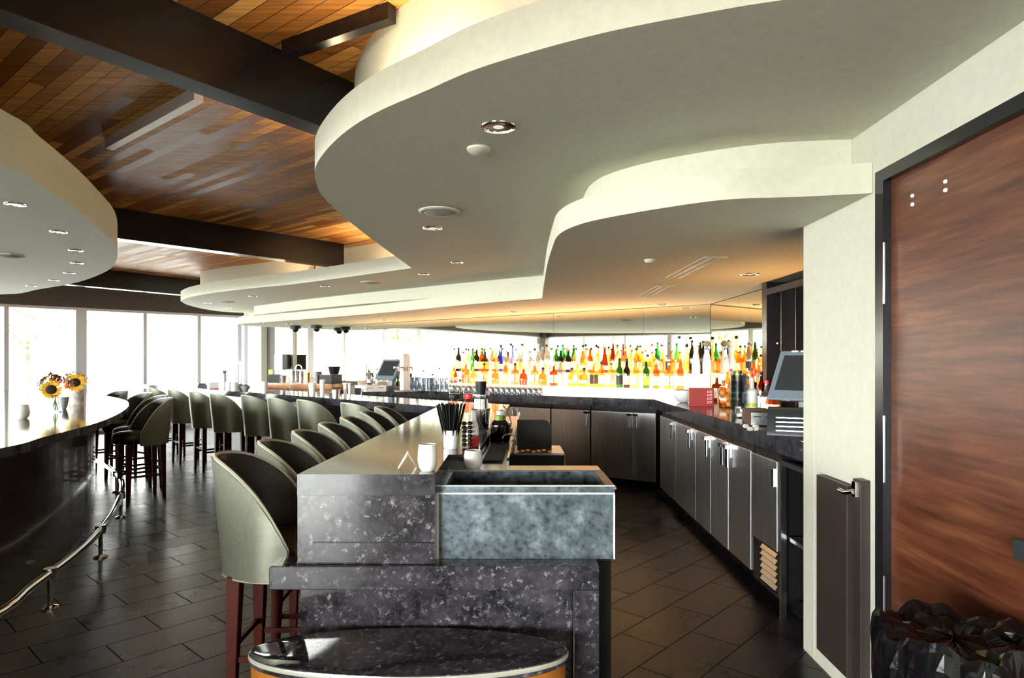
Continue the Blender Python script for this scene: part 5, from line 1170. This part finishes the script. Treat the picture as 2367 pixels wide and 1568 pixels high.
tree(-23, 9.5, 5.0, 2.6, 4200, 'leafy tree left of the building, seen in the mirror', pl); tree(-25, 4.0, 5.5, 3.0, 5200, 'broad tree off the building corner, seen in the mirror', pl); tree(-22.5, -1.5, 4.6, 2.3, 3200, 'bushy tree beside the front windows, seen in the mirror', pl)
tree(*PY(250, 30.0)[:2], 5.0, 2.4, 700, 'thin distant tree seen through the second window', pl)
cc = P(268, 914, 0.78)
for i, (u, l) in enumerate(((226, 'patio chair outside, left of its pair'), (300, 'patio chair outside, right of its pair'))):
    p = PY(u, 15.5); t = simple('patio_chair', l + ' behind the island counter', 'patio chair', (p.x, p.y, -0.02), [('chair_seat', MB().box(-0.28, 0.28, -0.25, 0.25, 0.38, 0.43), M['alu']), ('chair_back', MB().box(-0.28, 0.28, 0.22, 0.26, 0.46, 0.78), M['alu'])], rz=0.5, group='patio chairs')
    for sx in (-0.25, 0.25):
        for sy in (-0.22, 0.22): MB().box(sx-0.015, sx+0.015, sy-0.015, sy+0.015, 0, 0.38 if sy < 0 else 0.6).build('leg', M['alu'], t)
p = PY(88, 18.0); t = simple('patio_table', 'dark-edged patio table seen through the leftmost window', 'patio table', (p.x, p.y, -0.02), [('table_top', MB().box(-0.45, 0.45, -0.4, 0.4, 1.27, 1.30), M['greydev']), ('pedestal', MB().box(-0.05, 0.05, -0.05, 0.05, 0.0, 1.27), M['alu'])])
# ================================================================ ADDED LAMPS
def area(name, loc, size, size_y, energy, col, rot):
    L = bpy.data.lights.new(name, 'AREA'); L.shape = 'RECTANGLE'; L.size = size; L.size_y = size_y; L.energy = energy; L.color = col
    o = bpy.data.objects.new(name, L); C.objects.link(o); o.location = loc; o.rotation_euler = rot; return o
# added warm strips on the soffit ledges, put in to brighten the wood ceiling
for i, (x, y, rz, e) in enumerate([(-0.95, 3.75, PI/2, 14), (-1.6, 7.3, -0.7, 16), (-3.2, 8.6, -0.65, 14), (-0.47, 2.44, 2.3, 10), (0.3, 1.95, 0.2, 6)]):
    area('added_ledge_light', (x, y, 2.478), 0.6, 0.06, e*0.40, (1.0, 0.80, 0.50), (PI, 0, rz))
# added lamp and black housing, making a warm glow above the right counter
t = thing('added_uplight', 'small added black uplight on the right counter below the wine rack', 'added lamp', (2.02, 4.75, 1.0), 0, None)
MB().box(1.94, 2.06, 4.60, 4.90, 1.0, 1.03).box(1.94, 1.95, 4.60, 4.90, 1.03, 1.06).box(2.05, 2.06, 4.60, 4.90, 1.03, 1.06).box(1.95, 2.05, 4.60, 4.61, 1.03, 1.06).box(1.95, 2.05, 4.89, 4.90, 1.03, 1.06).build('added_lamp_housing', M['black'], t)
area('added_glow_light', (2.0, 4.75, 1.035), 0.09, 0.27, 9.0, (1.0, 0.5, 0.16), (PI, 0, 0))

pm = mir(3.2, 0.045); area('added_display_glow', (pm.x, pm.y, 1.285), 5.6, 0.03, 26.0, (1.0, 0.52, 0.18), (PI, 0, math.atan2(-MD.y, -MD.x)))  # added hidden strip, strengthens the warm glow on the soffit above the bottles
